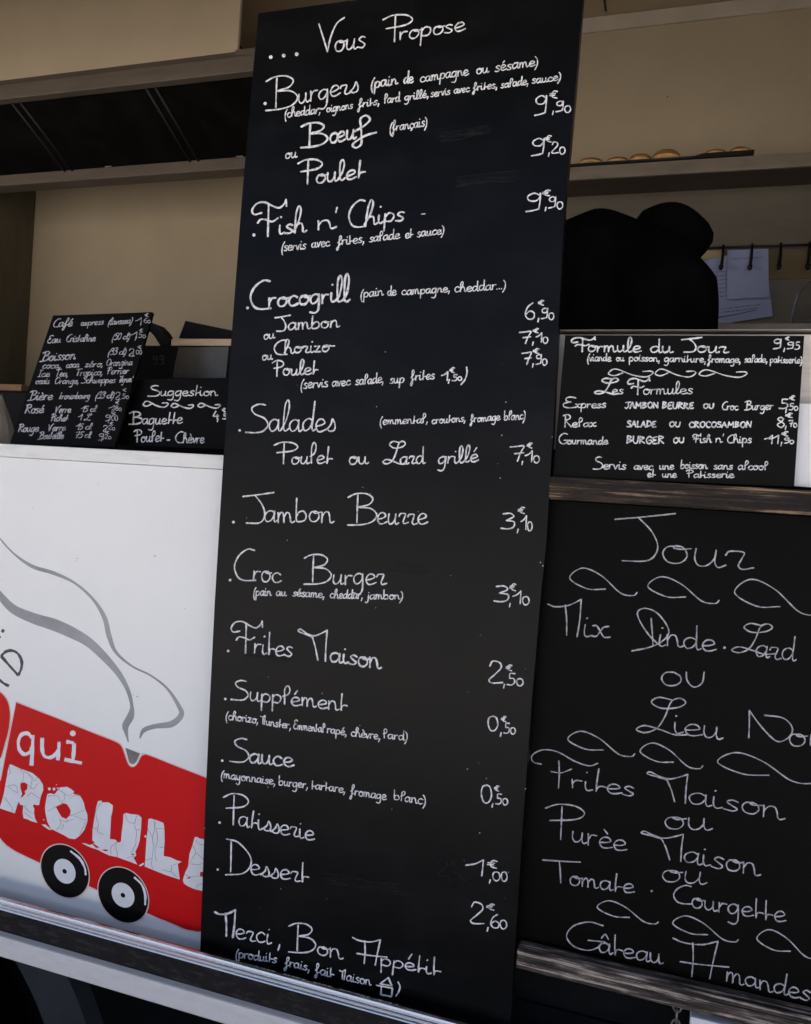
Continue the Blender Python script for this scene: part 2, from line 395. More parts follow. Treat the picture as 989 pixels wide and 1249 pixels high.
_bowl = ".78,.86 .5,1.0 .18,.8 .08,.42 .25,.03 .55,.12 .76,.5 .8,.9"
G = {
 'a': (1.02, st(_bowl, ".8,.98 .8,.25 .9,.0 1.08,.15")),
 'b': (.98, st(".12,2.05 .1,1.2 .12,.15 .4,.0 .75,.15 .85,.55 .65,.95 .3,.85 .14,.5")),
 'c': (.88, st(".8,.82 .5,1.0 .18,.75 .1,.4 .3,.03 .6,.03 .88,.2")),
 'd': (1.05, st(_bowl, ".83,2.0 .82,1.0 .82,.25 .92,.0 1.1,.12")),
 'e': (.92, st(".1,.42 .5,.5 .8,.7 .62,.98 .3,.92 .1,.5 .25,.06 .55,.0 .95,.2")),
 'f': (.8, st(".08,.6 .42,1.1 .62,1.65 .48,2.05 .28,1.75 .3,1.0 .32,.0 .3,-.65 .12,-.95 .0,-.65 .2,-.2 .5,.2 .85,.42")),
 'g': (.98, st(_bowl, ".8,.98 .82,.0 .76,-.7 .5,-1.0 .1,-.88")),
 'h': (1.02, st(".0,.12 .38,1.1 .52,1.8 .32,2.05 .15,1.6 .12,.8 .12,.0", ".12,.4 .32,.9 .6,.95 .74,.6 .78,.15 .9,.0 1.08,.14")),
 'i': (.5, st(".12,.95 .12,.3 .25,.0 .52,.16", ".16,1.46 .2,1.5")),
 'j': (.5, st(".3,.95 .3,.0 .2,-.7 -.02,-.9 -.15,-.7", ".33,1.46 .36,1.5")),
 'k': (.85, st(".12,2.0 .12,1.0 .12,.0", ".7,.95 .2,.45 .75,.02")),
 'l': (.6, st(".0,.12 .34,.85 .5,1.65 .36,2.05 .16,1.75 .14,.8 .2,.15 .38,.0 .62,.2")),
 'λ': (.72, st(".22,.0 .2,.9 .18,1.6 .3,1.98 .52,2.0 .64,1.65 .5,1.2 .05,.92")),
 'm': (1.38, st(".1,.95 .12,.5 .12,.0", ".12,.5 .28,.92 .46,.92 .54,.5 .55,.0", ".55,.5 .74,.93 .94,.9 1.02,.5 1.06,.12 1.18,.0 1.36,.14")),
 'n': (1.0, st(".1,.95 .12,.5 .12,.0", ".12,.5 .32,.92 .58,.92 .7,.5 .74,.12 .86,.0 1.06,.14")),
 'o': (.94, st(".6,.94 .25,.9 .1,.5 .25,.06 .6,.03 .82,.4 .74,.84 .5,.98 .42,.86 .62,.78 .95,.88")),
 'p': (.95, st(".12,.95 .12,.0 .12,-1.0", ".12,.6 .38,1.0 .74,.86 .82,.45 .6,.05 .14,.1")),
 'r': (.72, st(".1,.95 .12,.5 .12,.0", ".12,.5 .32,.9 .66,.92")),
 'ŗ': (.82, st(".02,.72 .14,.95 .56,.94 .5,.55 .42,.2 .55,.0 .88,.12")),
 's': (.74, st(".68,.88 .4,1.0 .18,.76 .42,.5 .65,.26 .45,.0 .05,.08")),
 'ş': (.76, st(".0,.1 .36,.55 .48,1.02 .7,.5 .64,.08 .3,.0 .16,.12")),
 't': (.72, st(".22,1.75 .2,.8 .22,.0", ".22,.12 .3,.5 .5,.62 .74,.58")),
 'u': (1.0, st(".1,.95 .1,.35 .25,.02 .5,.1 .68,.5 .7,.95", ".7,.95 .7,.3 .82,.0 1.04,.14")),
 'v': (.78, st(".05,.95 .2,.45 .35,.0 .5,.5 .66,.95 .8,.9")),
 'w': (1.15, st(".05,.95 .15,.3 .3,.0 .5,.3 .56,.9 .62,.3 .8,.0 1.0,.4 1.08,.95")),
 'x': (.95, st(".05,.9 .25,.9 .42,.5 .62,.05 .92,.1", ".85,.95 .6,.85 .42,.5 .25,.08 .02,.05")),
 'y': (.9, st(".1,.95 .12,.4 .3,.05 .55,.2 .7,.95", ".72,.95 .7,.0 .6,-.75 .35,-1.0 .05,-.8")),
 'z': (.8, st(".08,.95 .65,.95", ".65,.95 .12,.02", ".12,.02 .75,.03")),
 'œ': (1.6, st(".6,.94 .25,.9 .1,.5 .25,.06 .6,.03 .8,.4 .74,.84 .5,.98 .35,.9", ".78,.45 1.15,.52 1.45,.7 1.3,.98 1.0,.92 .8,.5 .95,.06 1.25,.0 1.6,.2")),
 '(': (.5, st(".5,1.75 .25,1.2 .12,.5 .16,-.2 .34,-.8")),
 ')': (.5, st(".05,1.75 .3,1.3 .38,.6 .28,-.1 .0,-.8")),
 ',': (.42, st(".25,.15 .2,-.15 .1,-.5")),
 '.': (.36, st(".12,.02 .17,.06")),
 '-': (.6, st(".08,.4 .5,.42")),
 "'": (.3, st(".15,1.9 .1,1.4")),
 'A': (1.5, st(".0,2.0 .3,1.82 .8,1.82 1.25,2.1", ".55,1.86 .56,.9 .52,.0", "1.25,2.1 1.12,1.0 1.02,.0", ".2,.75 .8,.72 1.55,.75")),
 'B': (1.45, st(".5,1.88 .47,1.0 .45,.08", ".02,1.72 .4,1.97 .9,2.0 1.22,1.72 1.05,1.32 .52,1.1", ".52,1.1 1.12,1.05 1.42,.65 1.2,.2 .7,-.02 .0,-.08")),
 'C': (1.1, st("1.1,1.95 .75,2.0 .3,1.55 .08,.85 .25,.2 .6,.0 1.15,.05")),
 'D': (1.4, st(".35,1.92 .34,1.0 .32,.12", ".12,1.98 .7,1.85 1.25,1.2 1.3,.6 .9,.1 .08,-.08")),
 'Ð': (1.4, st(".68,1.55 .72,.9 .75,.3", "1.0,.3 .62,.75 .3,1.35 .2,1.8 .45,2.0 .85,1.85 1.2,1.35 1.3,.9 1.05,.5 .6,.2 .0,.0")),
 'E': (1.05, st("1.0,1.82 .6,2.0 .28,1.7 .36,1.2 .66,1.08", ".55,1.1 .12,.75 .15,.2 .55,.0 1.0,.18")),
 'F': (1.5, st(".42,1.38 .1,1.3 .0,1.55 .2,1.92 .55,2.0 .9,1.78 1.2,1.65 1.42,1.85 1.52,2.12", "1.52,2.12 1.52,1.95 1.54,1.72", ".74,1.85 .72,.9 .7,.0", ".25,.8 .38,1.0 .62,.98 .9,.86 1.15,1.05")),
 'G': (1.3, st("1.15,1.85 .75,2.0 .3,1.6 .1,.85 .3,.2 .7,.02 1.0,.3 1.12,.72", ".72,.72 1.2,.74")),
 'I': (.7, st(".3,1.9 .3,.1", ".05,1.9 .6,1.95", ".0,.05 .6,.05")),
 'J': (1.3, st(".0,1.72 .6,1.86 1.3,2.05", ".5,1.84 .8,1.25 .92,.6 .72,.08 .15,.02")),
 'L': (1.3, st(".88,1.95 .55,2.05 .36,1.75 .6,1.45 1.02,1.55 1.22,1.85 1.08,2.08 .86,1.85 .7,1.0 .5,.3 .2,.0 -.02,.15 .2,.4 .6,.22 .95,.0 1.3,.06")),
 'M': (1.2, st(".0,1.72 .22,1.6 .6,1.72 .96,2.08", ".5,1.72 .54,.9 .54,.05", ".96,2.08 .92,1.0 .84,.0")),
 'Μ': (1.2, st(".56,1.55 .3,1.7 .02,1.85 .1,2.0 .35,1.75 .62,1.62 .9,1.8 1.15,2.05", ".55,1.62 .68,.9 .78,.05", "1.15,2.05 1.1,1.0 1.08,.0")),
 'N': (1.5, st(".1,1.95 .1,1.0 .08,.1", ".1,1.95 .5,.9 1.0,.0 1.4,.35 1.5,1.0 1.2,1.6 .6,1.7")),
 'O': (1.3, st(".75,1.95 .3,1.8 .08,1.0 .3,.15 .75,.05 1.15,.6 1.15,1.4 .8,1.92")),
 'P': (1.2, st(".02,1.7 .4,1.98 .9,1.95 1.15,1.6 .9,1.22 .15,1.02", ".5,1.88 .48,1.0 .46,.0")),
 'R': (1.3, st(".35,1.88 .3,1.0 .26,.0", ".02,1.8 .5,2.0 .95,1.85 1.0,1.4 .35,1.05", ".35,1.05 .8,.5 1.2,.05")),
 'S': (1.15, st("1.0,1.95 .65,2.0 .3,1.72 .45,1.32 .95,1.02 1.12,.55 .85,.12 .45,.02 .0,.04")),
 'T': (1.2, st(".0,1.85 .6,1.9 1.25,2.0", ".55,1.88 .58,1.0 .6,.0")),
 'V': (1.1, st(".0,1.75 .2,.8 .36,.0", ".36,.0 .5,.9 .75,1.7 1.08,2.05")),
 '0': (1.0, st(".55,1.95 .2,1.7 .1,.9 .3,.1 .65,.1 .9,.8 .8,1.7 .55,1.95")),
 '1': (.8, st(".0,1.1 .4,1.4 .75,2.0", ".75,2.0 .72,1.0 .68,.0")),
 '2': (1.0, st(".1,1.5 .3,1.95 .75,1.85 .85,1.4 .45,.8 .05,.25 .25,.0 .95,.1")),
 '3': (.9, st(".15,1.9 .6,2.0 .82,1.6 .35,1.1", ".35,1.1 .85,.95 .8,.3 .45,.05 .0,.1")),
 '4': (1.0, st(".5,2.0 .1,.8 .4,.75 .95,.85", ".75,1.2 .7,.0")),
 '5': (.9, st(".9,1.95 .35,1.9 .3,1.15", ".3,1.15 .75,1.1 .85,.5 .5,.05 .0,.08")),
 '6': (.95, st(".75,2.0 .3,1.5 .08,.6 .35,.05 .8,.15 .85,.75 .5,1.0 .12,.6")),
 '7': (1.0, st(".0,1.8 .5,1.9 .95,1.95 .7,1.0 .5,.0", ".3,.95 .95,1.1")),
 '8': (.9, st(".75,1.65 .45,2.0 .15,1.6 .5,1.1 .8,.6 .5,.0 .1,.5 .5,1.1 .75,1.65")),
 '9': (.95, st(".85,1.7 .5,1.98 .12,1.65 .2,1.2 .6,1.15 .85,1.6", ".85,1.95 .82,1.0 .75,.25", ".75,.25 .4,.1 .0,.0")),
 '€': (1.0, st("1.0,1.75 .6,1.9 .3,1.2 .4,.4 .95,.1", ".05,1.25 .75,1.3", ".0,.8 .65,.85")),
 '~': (1.0, st(".32,.96 .13,.3 .0,.8 .16,1.85 .53,.52 .83,.06 .99,.86 .95,1.4 .77,1.32")),
 'ʃ': (1.0, st(".53,.44 .26,.4 .0,1.14 .19,1.96 .47,1.44 .75,.2 .94,.04 1.0,.3")),
}
for _c, _b, _acc in (('é', 'e', ".38,1.3 .62,1.68"), ('è', 'e', ".3,1.65 .55,1.3"), ('â', 'a', ".2,1.3 .45,1.6 .7,1.3"), ('ç', 'c', ".5,.0 .55,-.25 .35,-.45")):
    G[_c] = (G[_b][0], G[_b][1] + st(_acc))
PRINT = {
 'A': (.8, st(".0,.0 .2,.6 .38,1.0 .5,.5 .7,.0", ".12,.4 .6,.42")), 'B': (.75, st(".1,1.0 .1,.0", ".1,1.0 .55,.85 .12,.52", ".12,.52 .65,.35 .1,.0")),
 'C': (.75, st(".68,.85 .35,1.0 .08,.5 .35,.0 .7,.12")), 'D': (.8, st(".1,1.0 .1,.0", ".05,1.0 .6,.8 .65,.3 .05,.0")),
 'E': (.7, st(".6,1.0 .2,.9 .12,.6 .5,.52", ".4,.52 .08,.3 .2,.0 .65,.05")), 'G': (.8, st(".7,.85 .35,1.0 .08,.5 .35,.0 .7,.15 .7,.45 .4,.45")),
 'J': (.7, st(".0,.95 .7,1.0", ".4,.98 .4,.3 .2,.0 .0,.1")), 'L': (.65, st(".12,1.0 .1,.5 .1,.02", ".1,.02 .6,.05")),
 'M': (.95, st(".05,.0 .12,1.0", ".12,1.0 .42,.4 .72,1.0", ".72,1.0 .8,.0")), 'N': (.85, st(".08,.0 .1,1.0", ".1,1.0 .65,.02", ".65,.02 .68,1.0")),
 'O': (.8, st(".4,1.0 .1,.75 .12,.25 .4,.0 .68,.3 .65,.8 .4,1.0")), 'R': (.78, st(".1,1.0 .1,.0", ".1,1.0 .6,.8 .12,.5", ".12,.5 .7,.0")),
 'S': (.7, st(".6,.9 .3,1.0 .12,.75 .55,.4 .5,.05 .05,.05")), 'U': (.8, st(".08,1.0 .1,.3 .35,.0 .62,.2 .68,1.0")),
}

def smooth(pts, k):
    n = len(pts)
    if n == 2:
        return [(pts[0][0] + (pts[1][0] - pts[0][0]) * i / k, pts[0][1] + (pts[1][1] - pts[0][1]) * i / k) for i in range(k + 1)]
    out = []
    for i in range(n - 1):
        p1, p2 = pts[i], pts[i + 1]
        p0 = pts[i - 1] if i else (2 * p1[0] - p2[0], 2 * p1[1] - p2[1])
        p3 = pts[i + 2] if i + 2 < n else (2 * p2[0] - p1[0], 2 * p2[1] - p1[1])
        for j in range(k):
            t = j / k
            out.append(tuple(0.5 * (2 * p1[q] + (p2[q] - p0[q]) * t + (2 * p0[q] - 5 * p1[q] + 4 * p2[q] - p3[q]) * t * t
                                    + (3 * p1[q] - p0[q] - 3 * p2[q] + p3[q]) * t ** 3) for q in (0, 1)))
    out.append(tuple(pts[-1]))
    return out

def ribbon(mb, plane, pts, width, hgt=0.0005, taper=0.75, k=6, base=0.0001):
    """a raised chalk line along photo-space points on a plane; width number or list"""
    if len(pts) < 2:
        return
    q = smooth(pts, k)
    n = len(q)
    wl = width if isinstance(width, (list, tuple)) else None
    ph = random.uniform(0, 9)
    vs, fs = [], []
    seq = []
    for i in range(n):
        d = (q[min(i + 1, n - 1)][0] - q[max(i - 1, 0)][0], q[min(i + 1, n - 1)][1] - q[max(i - 1, 0)][1])
        L = math.hypot(*d) or 1e-6
        nx, ny = -d[1] / L, d[0] / L
        if wl:
            s = i / k
            a = min(int(s), len(wl) - 2)
            wd = wl[a] + (wl[a + 1] - wl[a]) * (s - a)
        else:
            wd = width * (1 + 0.17 * math.sin(ph + i * 0.41) + 0.09 * math.sin(ph * 3 + i * 1.3))
        seq.append((q[i], (nx, ny), wd, (d[0] / L, d[1] / L)))
    p, nn, wd, dd = seq[0]
    seq.insert(0, ((p[0] - dd[0] * wd * 0.38, p[1] - dd[1] * wd * 0.38), nn, wd * 0.45, dd)) if taper else None
    p, nn, wd, dd = seq[-1]
    seq.append(((p[0] + dd[0] * wd * 0.38, p[1] + dd[1] * wd * 0.38), nn, wd * 0.45, dd)) if taper else None
    prof = ((-0.5, 0.0), (-0.32, 0.8), (0.0, 1.0), (0.32, 0.8), (0.5, 0.0))
    for (p, nn, wd, dd) in seq:
        for (u, h) in prof:
            vs.append(plane.at(p[0] + nn[0] * wd * u, p[1] + nn[1] * wd * u, base + h * hgt))
    m = len(seq)
    for i in range(m - 1):
        for j in range(4):
            a = i * 5 + j
            fs.append((a, a + 1, a + 6, a + 5))
    fs.append((0, 1, 2, 3, 4))
    fs.append(tuple((m - 1) * 5 + j for j in (4, 3, 2, 1, 0)))
    mb.add(vs, fs, True)

def word(mb, plane, text, x0, y0, x1, y1, h, wd=1.75, asc=1.0, font=None, k=5):
    f = font or G
    if h < 7 and font is None:
        text = text.replace('ŗ', 'r').replace('ş', 's')
        wd = min(wd, 1.38)
    tot = sum((f[c][0] if c != ' ' else 0.6) for c in text)
    ux, uy = plane.up
    x = 0.0
    for c in text:
        if c == ' ':
            x += 0.6
            continue
        adv, strokes = f[c]
        js, jy, jr = random.uniform(0.94, 1.06), random.uniform(-0.05, 0.05), random.uniform(-0.05, 0.05)
        for s in strokes:
            pp = []
            for (gx, gy) in s:
                if gy > 1:
                    gy = 1 + (gy - 1) * asc
                gx2 = gx + jr * gy
                gy2 = gy * js + jy + random.uniform(-.015, .015)
                t = (x + gx2) / tot
                pp.append((x0 + t * (x1 - x0) + ux * h * gy2, y0 + t * (y1 - y0) + uy * h * gy2))
            ribbon(mb, plane, pp, wd * random.uniform(0.92, 1.08), k=k)
        x += adv

def cap(mb, plane, c, xl, yt, xr, yb, wd=1.8, k=7):
    strokes = G[c][1]
    xs = [p[0] for s in strokes for p in s]
    ys = [p[1] for s in strokes for p in s]
    a, b, lo, hi = min(xs), max(xs), min(ys), max(ys)
    cx, cy = (xl + xr) / 2, (yt + yb) / 2
    slope = (410 - cy) / (-2525 - cx) * 0.5
    for s in strokes:
        pp = []
        for (gx, gy) in s:
            u, v = (gx - a) / (b - a), (gy - lo) / (hi - lo)
            pp.append((xl + u * (xr - xl), yb - v * (yb - yt) + slope * (u - 0.5) * (xr - xl)))
        ribbon(mb, plane, pp, wd, k=k)

def dot(mb, plane, x, y, r):
    n = 10
    c = plane.at(x, y, 0.0006)
    vs = [c] + [plane.at(x + r * math.cos(6.2832 * i / n), y + r * math.sin(6.2832 * i / n), 0.0001) for i in range(n)]
    mb.add(vs, [(0, 1 + i, 1 + (i + 1) % n) for i in range(n)], True)

def price(mb, plane, big, b, euro, cents, c, wd=1.75):
    cap(mb, plane, big, *b, wd=wd)
    if euro:
        cap(mb, plane, '€', *euro, wd=min(wd * 0.9, (euro[3] - euro[1]) * 0.26 + 0.2))
    g = (c[2] - c[0])
    mid = c[0] + g * 0.50
    hh = c[3] - c[1]
    dx = max(b[2], c[0] - 6)
    ribbon(mb, plane, [(c[0] - 3.2, c[3] - 1.5), (c[0] - 4.2, c[3] + 3)], wd * 0.95)
    cap(mb, plane, cents[0], c[0], c[1], mid, c[3] - hh * 0.06, wd=wd * 0.9)
    if len(cents) > 1:
        small = 0.42 if cents[1] == '0' else 0.0
        if cents == '00':
            small = 0.0
        cap(mb, plane, cents[1], mid + g * 0.10, c[1] + hh * small, c[2], c[3], wd=wd * 0.9)

def writing(parent, plane, lines, ink):
    """lines: list of (part name, [entries]); a line of writing is one mesh, a note set apart from it another"""
    for name, ents in lines:
        mb, last = MB(), None
        for e in ents:
            kd, a = e[0], e[1:]
            if kd == 'S':
                x0, x1 = a[0][0][0], a[0][-1][0]
            elif kd == 'D':
                x0, x1 = a[0], a[0]
            elif kd == 'P':
                x0, x1 = a[1][0], a[4][2]
            elif kd == 'C':
                x0, x1 = a[1], a[3]
            else:
                x0, x1 = a[1], a[3]
            if last is not None and x0 - last > 9 and kd in 'WCT' and mb.v:
                mb.build(name, ink, parent)
                mb = MB()
            last = max(x0, x1)
            kw = a[-1] if isinstance(a[-1], dict) else {}
            a = a[:-1] if kw else a
            if kd == 'W':
                word(mb, plane, *a, **kw)
            elif kd == 'C':
                cap(mb, plane, *a, **kw)
            elif kd == 'D':
                dot(mb, plane, *a)
            elif kd == 'P':
                price(mb, plane, *a, **kw)
            elif kd == 'S':
                ribbon(mb, plane, a[0], a[1])
            elif kd == 'T':
                word(mb, plane, *a[:6], font=PRINT, wd=a[6] if len(a) > 6 else 1.7)
        mb.build(name, ink, parent)

def slab(name, plane, outline, thick, material, parent, bevel=0.0015):
    pts = [plane.at(x, y) for (x, y) in outline]
    return MB().prism(pts, -plane.n * thick).build(name, material, parent, bevel)

# ------------------------------------------------------------------ ground
g = MB()
g.add([(-400, -400, 0), (400, -400, 0), (400, 400, 0), (-400, 400, 0)], [(0, 1, 2, 3)])
kind(g.build('ground', ASPH), 'structure')

# ------------------------------------------------------------------ food truck
XL, XR = -3.3, 1.9
YB = 1.30                                       # back wall
pt = P(0, 557, 0.0); ZPT = pt.z                 # top of white panel
ZCT = P(0, 541, 0.0).z                          # counter top
ZPB = P(0, 1095, 0.0).z
ZC = P(740, 20, YB).z                           # ceiling
ZF = 0.55
truck = thing('food_truck', 'white food truck with open serving hatch, printed side panel and dark kitchen inside', 'food truck', (-0.7, 0.6, 0))
MB().box(XL, XR, YB, YB + 0.04, ZF, ZC + 0.05).build('back_wall', CREAM, truck)
MB().box(XL - 0.04, XL, 0, YB, ZF, ZC + 0.05).build('end_wall', CREAM, truck)
MB().box(XR, XR + 0.04, 0, YB, ZF, ZC + 0.05).build('end_wall', CREAM2, truck)
MB().box(XL, XR, 0.03, YB, ZF - 0.04, ZF).build('floor', CHASSIS, truck)
MB().box(XL, XR, 0.0305, YB, ZC, ZC + 0.04).build('ceiling', CEIL, truck)
# seam strips on the ceiling
sx = P(740, 20, YB).x
for k in range(-3, 3):
    MB().box(sx + k * 0.62 - 0.003, sx + k * 0.62 + 0.003, 0.70, YB - 0.03, ZC - 0.003, ZC - 0.0005).build('ceiling_seam', SEAM, truck)
CORN = mat('pale_cornice_trim', (0.42, 0.365, 0.29), 0.5, col2=(0.37, 0.32, 0.25), scale=9)
zk = P(740, 37, YB - 0.008).z
MB().box(P(310, 60, YB).x, XR, YB - 0.008, YB - 0.0005, zk, ZC - 0.002).build('cornice', CORN, truck, 0.001)
MB().box(XL, XR, -0.02, 0.03, 2.46, ZC + 0.06).build('hatch_header', TRUCKW, truck, 0.004)
fl = MB().prism([(XL, -0.03, 2.44), (XR, -0.03, 2.44), (XR, -1.25, 2.42), (XL, -1.25, 2.42)], (0, 0, 0.03))
fl.build('hatch_flap', FLAPM, truck, 0.003)
# white printed panel
xpl = P(-190, 800, 0).x
xpr = P(330, 800, 0).x
panel = MB().box(xpl, xpr, 0.0, 0.025, ZPB, ZPT).build('side_panel', WHITE, truck, 0.0015)
MB().box(XL, xpr, -0.004, 0.46, ZPT + 0.0005, ZCT).build('counter_edge', EDGEW, truck, 0.002)
MB().box(XL, xpl - 0.002, 0.0, 0.025, ZF - 0.05, ZPT).build('side_wall', TRUCKW, truck)
MB().box(0.62, XR, 0.0, 0.025, ZF - 0.05, 2.455).build('side_wall', TRUCKW, truck)  # unseen closed front, added to keep light off the right of the back wall
# right-hand counter front: brushed strip below the opening, dark kick board behind the day board
ZSI = P(690, 402, 0.0).z
ZAL = P(690, 404.5, 0.0).z
xa = P(640, 450, 0.0).x
MB().box(xa, 0.618, 0.02, 0.035, P(683, 548, 0.02).z, ZAL).build('counter_front', ALUM, truck, 0.0015)
MB().box(xa, 0.618, 0.005, 0.30, ZAL + 0.004, ZSI).build('window_sill', SILV, truck, 0.001)
MB().box(xa, XR, 0.036, 0.06, ZF - 0.04, P(683, 548, 0.036).z).build('counter_back', CHASSIS, truck)
MB().box(xpr + 0.002, xa - 0.002, 0.03, 0.06, ZF - 0.04, ZCT).build('counter_back', CHASSIS, truck)
# ledge, chrome trim, rubber strip, grey rail
YR = -0.052
def zx(px, py, y):
    return P(px, py, y).z
zr_t = zx(200, 1154, YR - 0.014)
zr_b = zx(200, 1164.5, YR - 0.014)
xe = P(760, 1249, YR).x
MB().box(XL, xe, YR, -0.001, zr_b - 0.04, min(zr_b + 0.0015, ZPB - 0.001)).build('ledge', RUBTOP, truck)
prof = []
hh = zr_t - zr_b
for (a, b) in ((0, 1.0), (-0.004, 1.06), (-0.008, 0.98), (-0.009, 0.80), (-0.0075, 0.70), (-0.0085, 0.60), (-0.012, 0.52), (-0.0135, 0.42), (-0.012, 0.36), (-0.0125, 0.30),
               (-0.016, 0.20), (-0.017, 0.08), (-0.015, 0.0), (-0.010, -0.05), (0, -0.05)):
    prof.append((XL, YR + a, zr_b + hh * b))
MB().prism(prof, (xe - XL, 0, 0)).build('chrome_trim', CHROME, truck)
zb_b = zx(200, 1196.4, YR - 0.006)
MB().box(XL, xe, YR - 0.006, YR + 0.03, zb_b - 0.012, zr_b - 0.003).build('rubber_strip', RUBBER, truck, 0.002)
zw_t = zx(200, 1200.5, YR - 0.022); zw_b = zx(200, 1227.5, YR - 0.022)
MB().box(XL, xe, YR - 0.022, YR + 0.0, zw_b, zw_t).build('grey_rail', LGREY, truck, 0.003)
MB().box(XL, XR, 0.17, 0.2, 0.10, zr_b - 0.0305).build('skirt', CHASSIS, truck)
MB().box(XL, XR, 0.205, YB, 0.30, ZF - 0.045).build('underbody', CHASSIS, truck)
# wheel and mudguard
wc = P(-165, 1330, -0.03)
s_px = (P(-64, 1330, -0.03) - wc).length / 101.0
ri, ro = 231 * s_px, 273 * s_px
fe = MB()
hz = zw_b - 0.002 - wc.z
t1, t2 = math.asin(hz / ro), math.asin(min(1, hz / ri))
for sg in (1, -1):
    ptsf = []
    for i in range(25):
        t = t1 * i / 24
        ptsf.append((wc.x + sg * ro * math.cos(t), -0.035, wc.z + ro * math.sin(t)))
    for i in range(25):
        t = t2 * (24 - i) / 24
        ptsf.append((wc.x + sg * ri * math.cos(t), -0.035, wc.z + ri * math.sin(t)))
    MB().prism(ptsf, (0, 0.034, 0)).build('mudguard', FENDER, truck, 0.004)
wh = MB().lathe([(0.18, -0.02), (0.22, -0.035), (0.275, -0.03), (0.285, 0.0), (0.285, 0.12), (0.26, 0.15), (0.18, 0.15)], (wc.x, 0.0, wc.z), 40, 'y').build('wheel', TYRE, truck)
MB().lathe([(0.0, 0.01), (0.06, 0.0), (0.07, 0.03), (0.15, 0.045), (0.182, -0.015)], (wc.x, 0.0, wc.z), 32, 'y').build('rim', RIM, wh)
# wooden beams above and below the day board
ZT1 = zx(668, 580.5, -0.03); ZT0 = zx(668, 608.5, -0.03)
xb = P(669, 600, -0.03).x
MB().box(xb, 0.618, -0.03, 0.019, ZT0, ZT1).build('wooden_ledge', WOODT, truck, 0.003)
ZB1 = zx(631, 1157, -0.032); ZB0 = zx(631, 1182, -0.032)
MB().box(P(630, 1165, -0.032).x, 0.9, -0.032, -0.0012, ZB0, ZB1).build('wooden_sill', WOODB, truck, 0.003)

# ---- printed logo on the white panel
PV = yplane(0.0)
def poly(name, pts, material, parent, h0, th=0.0003, tf=None):
    mb = MB()
    for q in (pts if isinstance(pts[0], list) else [pts]):
        if tf:
            q = [tf(*p) for p in q]
        mb.prism([PV.at(x, y, h0 + th) for (x, y) in q], -PV.n * th)
    return mb.build(name, material, parent)

def T7(x, y): return (x / 3.054, 840 + y / 3.054)
def T6(x, y): return (x / 3.532, 640 + y / 3.532)
def T4(x, y): return (x / 7.064, 900 + y / 7.064)
def T5(x, y): return (110 + x / 6.593, 920 + y / 6.593)
def T3(x, y): return (x / 7.064, 740 + y / 7.064)

body = [(60, 48)] + [(200, 103), (330, 156)] + smooth([(430, 195), (455, 215), (468, 250), (480, 280), (494, 290), (510, 280), (524, 253), (545, 243)], 4) + [(640, 280), (770, 330), (820, 352), (820, 880)] \
    + smooth([(790, 893), (735, 905), (690, 897), (640, 875), (560, 842)], 4) + [(360, 750), (160, 655)] + smooth([(90, 622), (50, 602), (15, 575), (-15, 535), (-40, 470)], 4) + [(-20, 380), (2, 340)]
red_o = poly('printed_trailer', [T7(*p) for p in body], RED, panel, 0.0002)
nose = smooth([(-60, -40), (-10, 0), (25, 35), (39, 85), (35, 150), (18, 215), (5, 258)], 5) + [(-60, 262), (-120, 262), (-120, -60)]
poly('printed_cab', [T7(*p) for p in nose], RED, panel, 0.0002)
# pale outlines round the red shapes
mb = MB()
ribbon(mb, PV, [T7(*p) for p in [(2, 340), (60, 48), (200, 103), (330, 156), (430, 195)]][0:2], 1.3, 0.0002, k=4, base=0.0005)
for seg in ([(60, 48), (200, 103), (330, 156), (430, 195), (455, 215), (468, 250), (480, 280), (494, 290), (510, 280), (524, 253), (545, 243), (640, 280), (770, 330)],
            [(735, 905), (690, 897), (640, 875), (560, 842), (360, 750), (160, 655), (90, 622), (50, 602), (15, 575), (-15, 535)],
            [(-10, 0), (25, 35), (39, 85), (35, 150), (18, 215), (5, 258)]):
    ribbon(mb, PV, [T7(*p) for p in seg], 1.3, 0.0002, k=5, base=0.0005)
mb.build('printed_outline', PINKP, panel)
poly('printed_chimney', [T7(*p) for p in [(468, 220), (522, 241), (508, 272), (500, 280), (490, 280), (482, 272)]], DGREYP, panel, 0.0006)
sm1 = [(-30, 20, 5), (0, 60, 6), (60, 125, 8), (140, 180, 16), (230, 208, 16), (320, 250, 10), (400, 320, 12), (450, 400, 20), (470, 480, 22), (500, 550, 14), (570, 610, 8), (650, 650, 8), (720, 705, 10),
       (770, 780, 18), (780, 820, 24), (740, 858, 28), (670, 868, 20), (620, 885, 20), (602, 920, 6)]
sm2 = [(-50, 240, 22), (0, 305, 30), (60, 365, 38), (150, 405, 46), (230, 430, 52), (300, 460, 50), (380, 505, 40), (450, 570, 34), (510, 640, 25), (550, 710, 18), (568, 780, 14), (562, 825, 32), (541, 865, 30), (545, 900, 14), (553, 937, 4)]
for s in (sm1, sm2):
    mb = MB()
    ribbon(mb, PV, [T6(a, b) for (a, b, c) in s], [c / 3.532 for (a, b, c) in s], 0.00025, taper=0, k=6, base=0.0001)
    mb.build('printed_smoke', GREYP, panel)
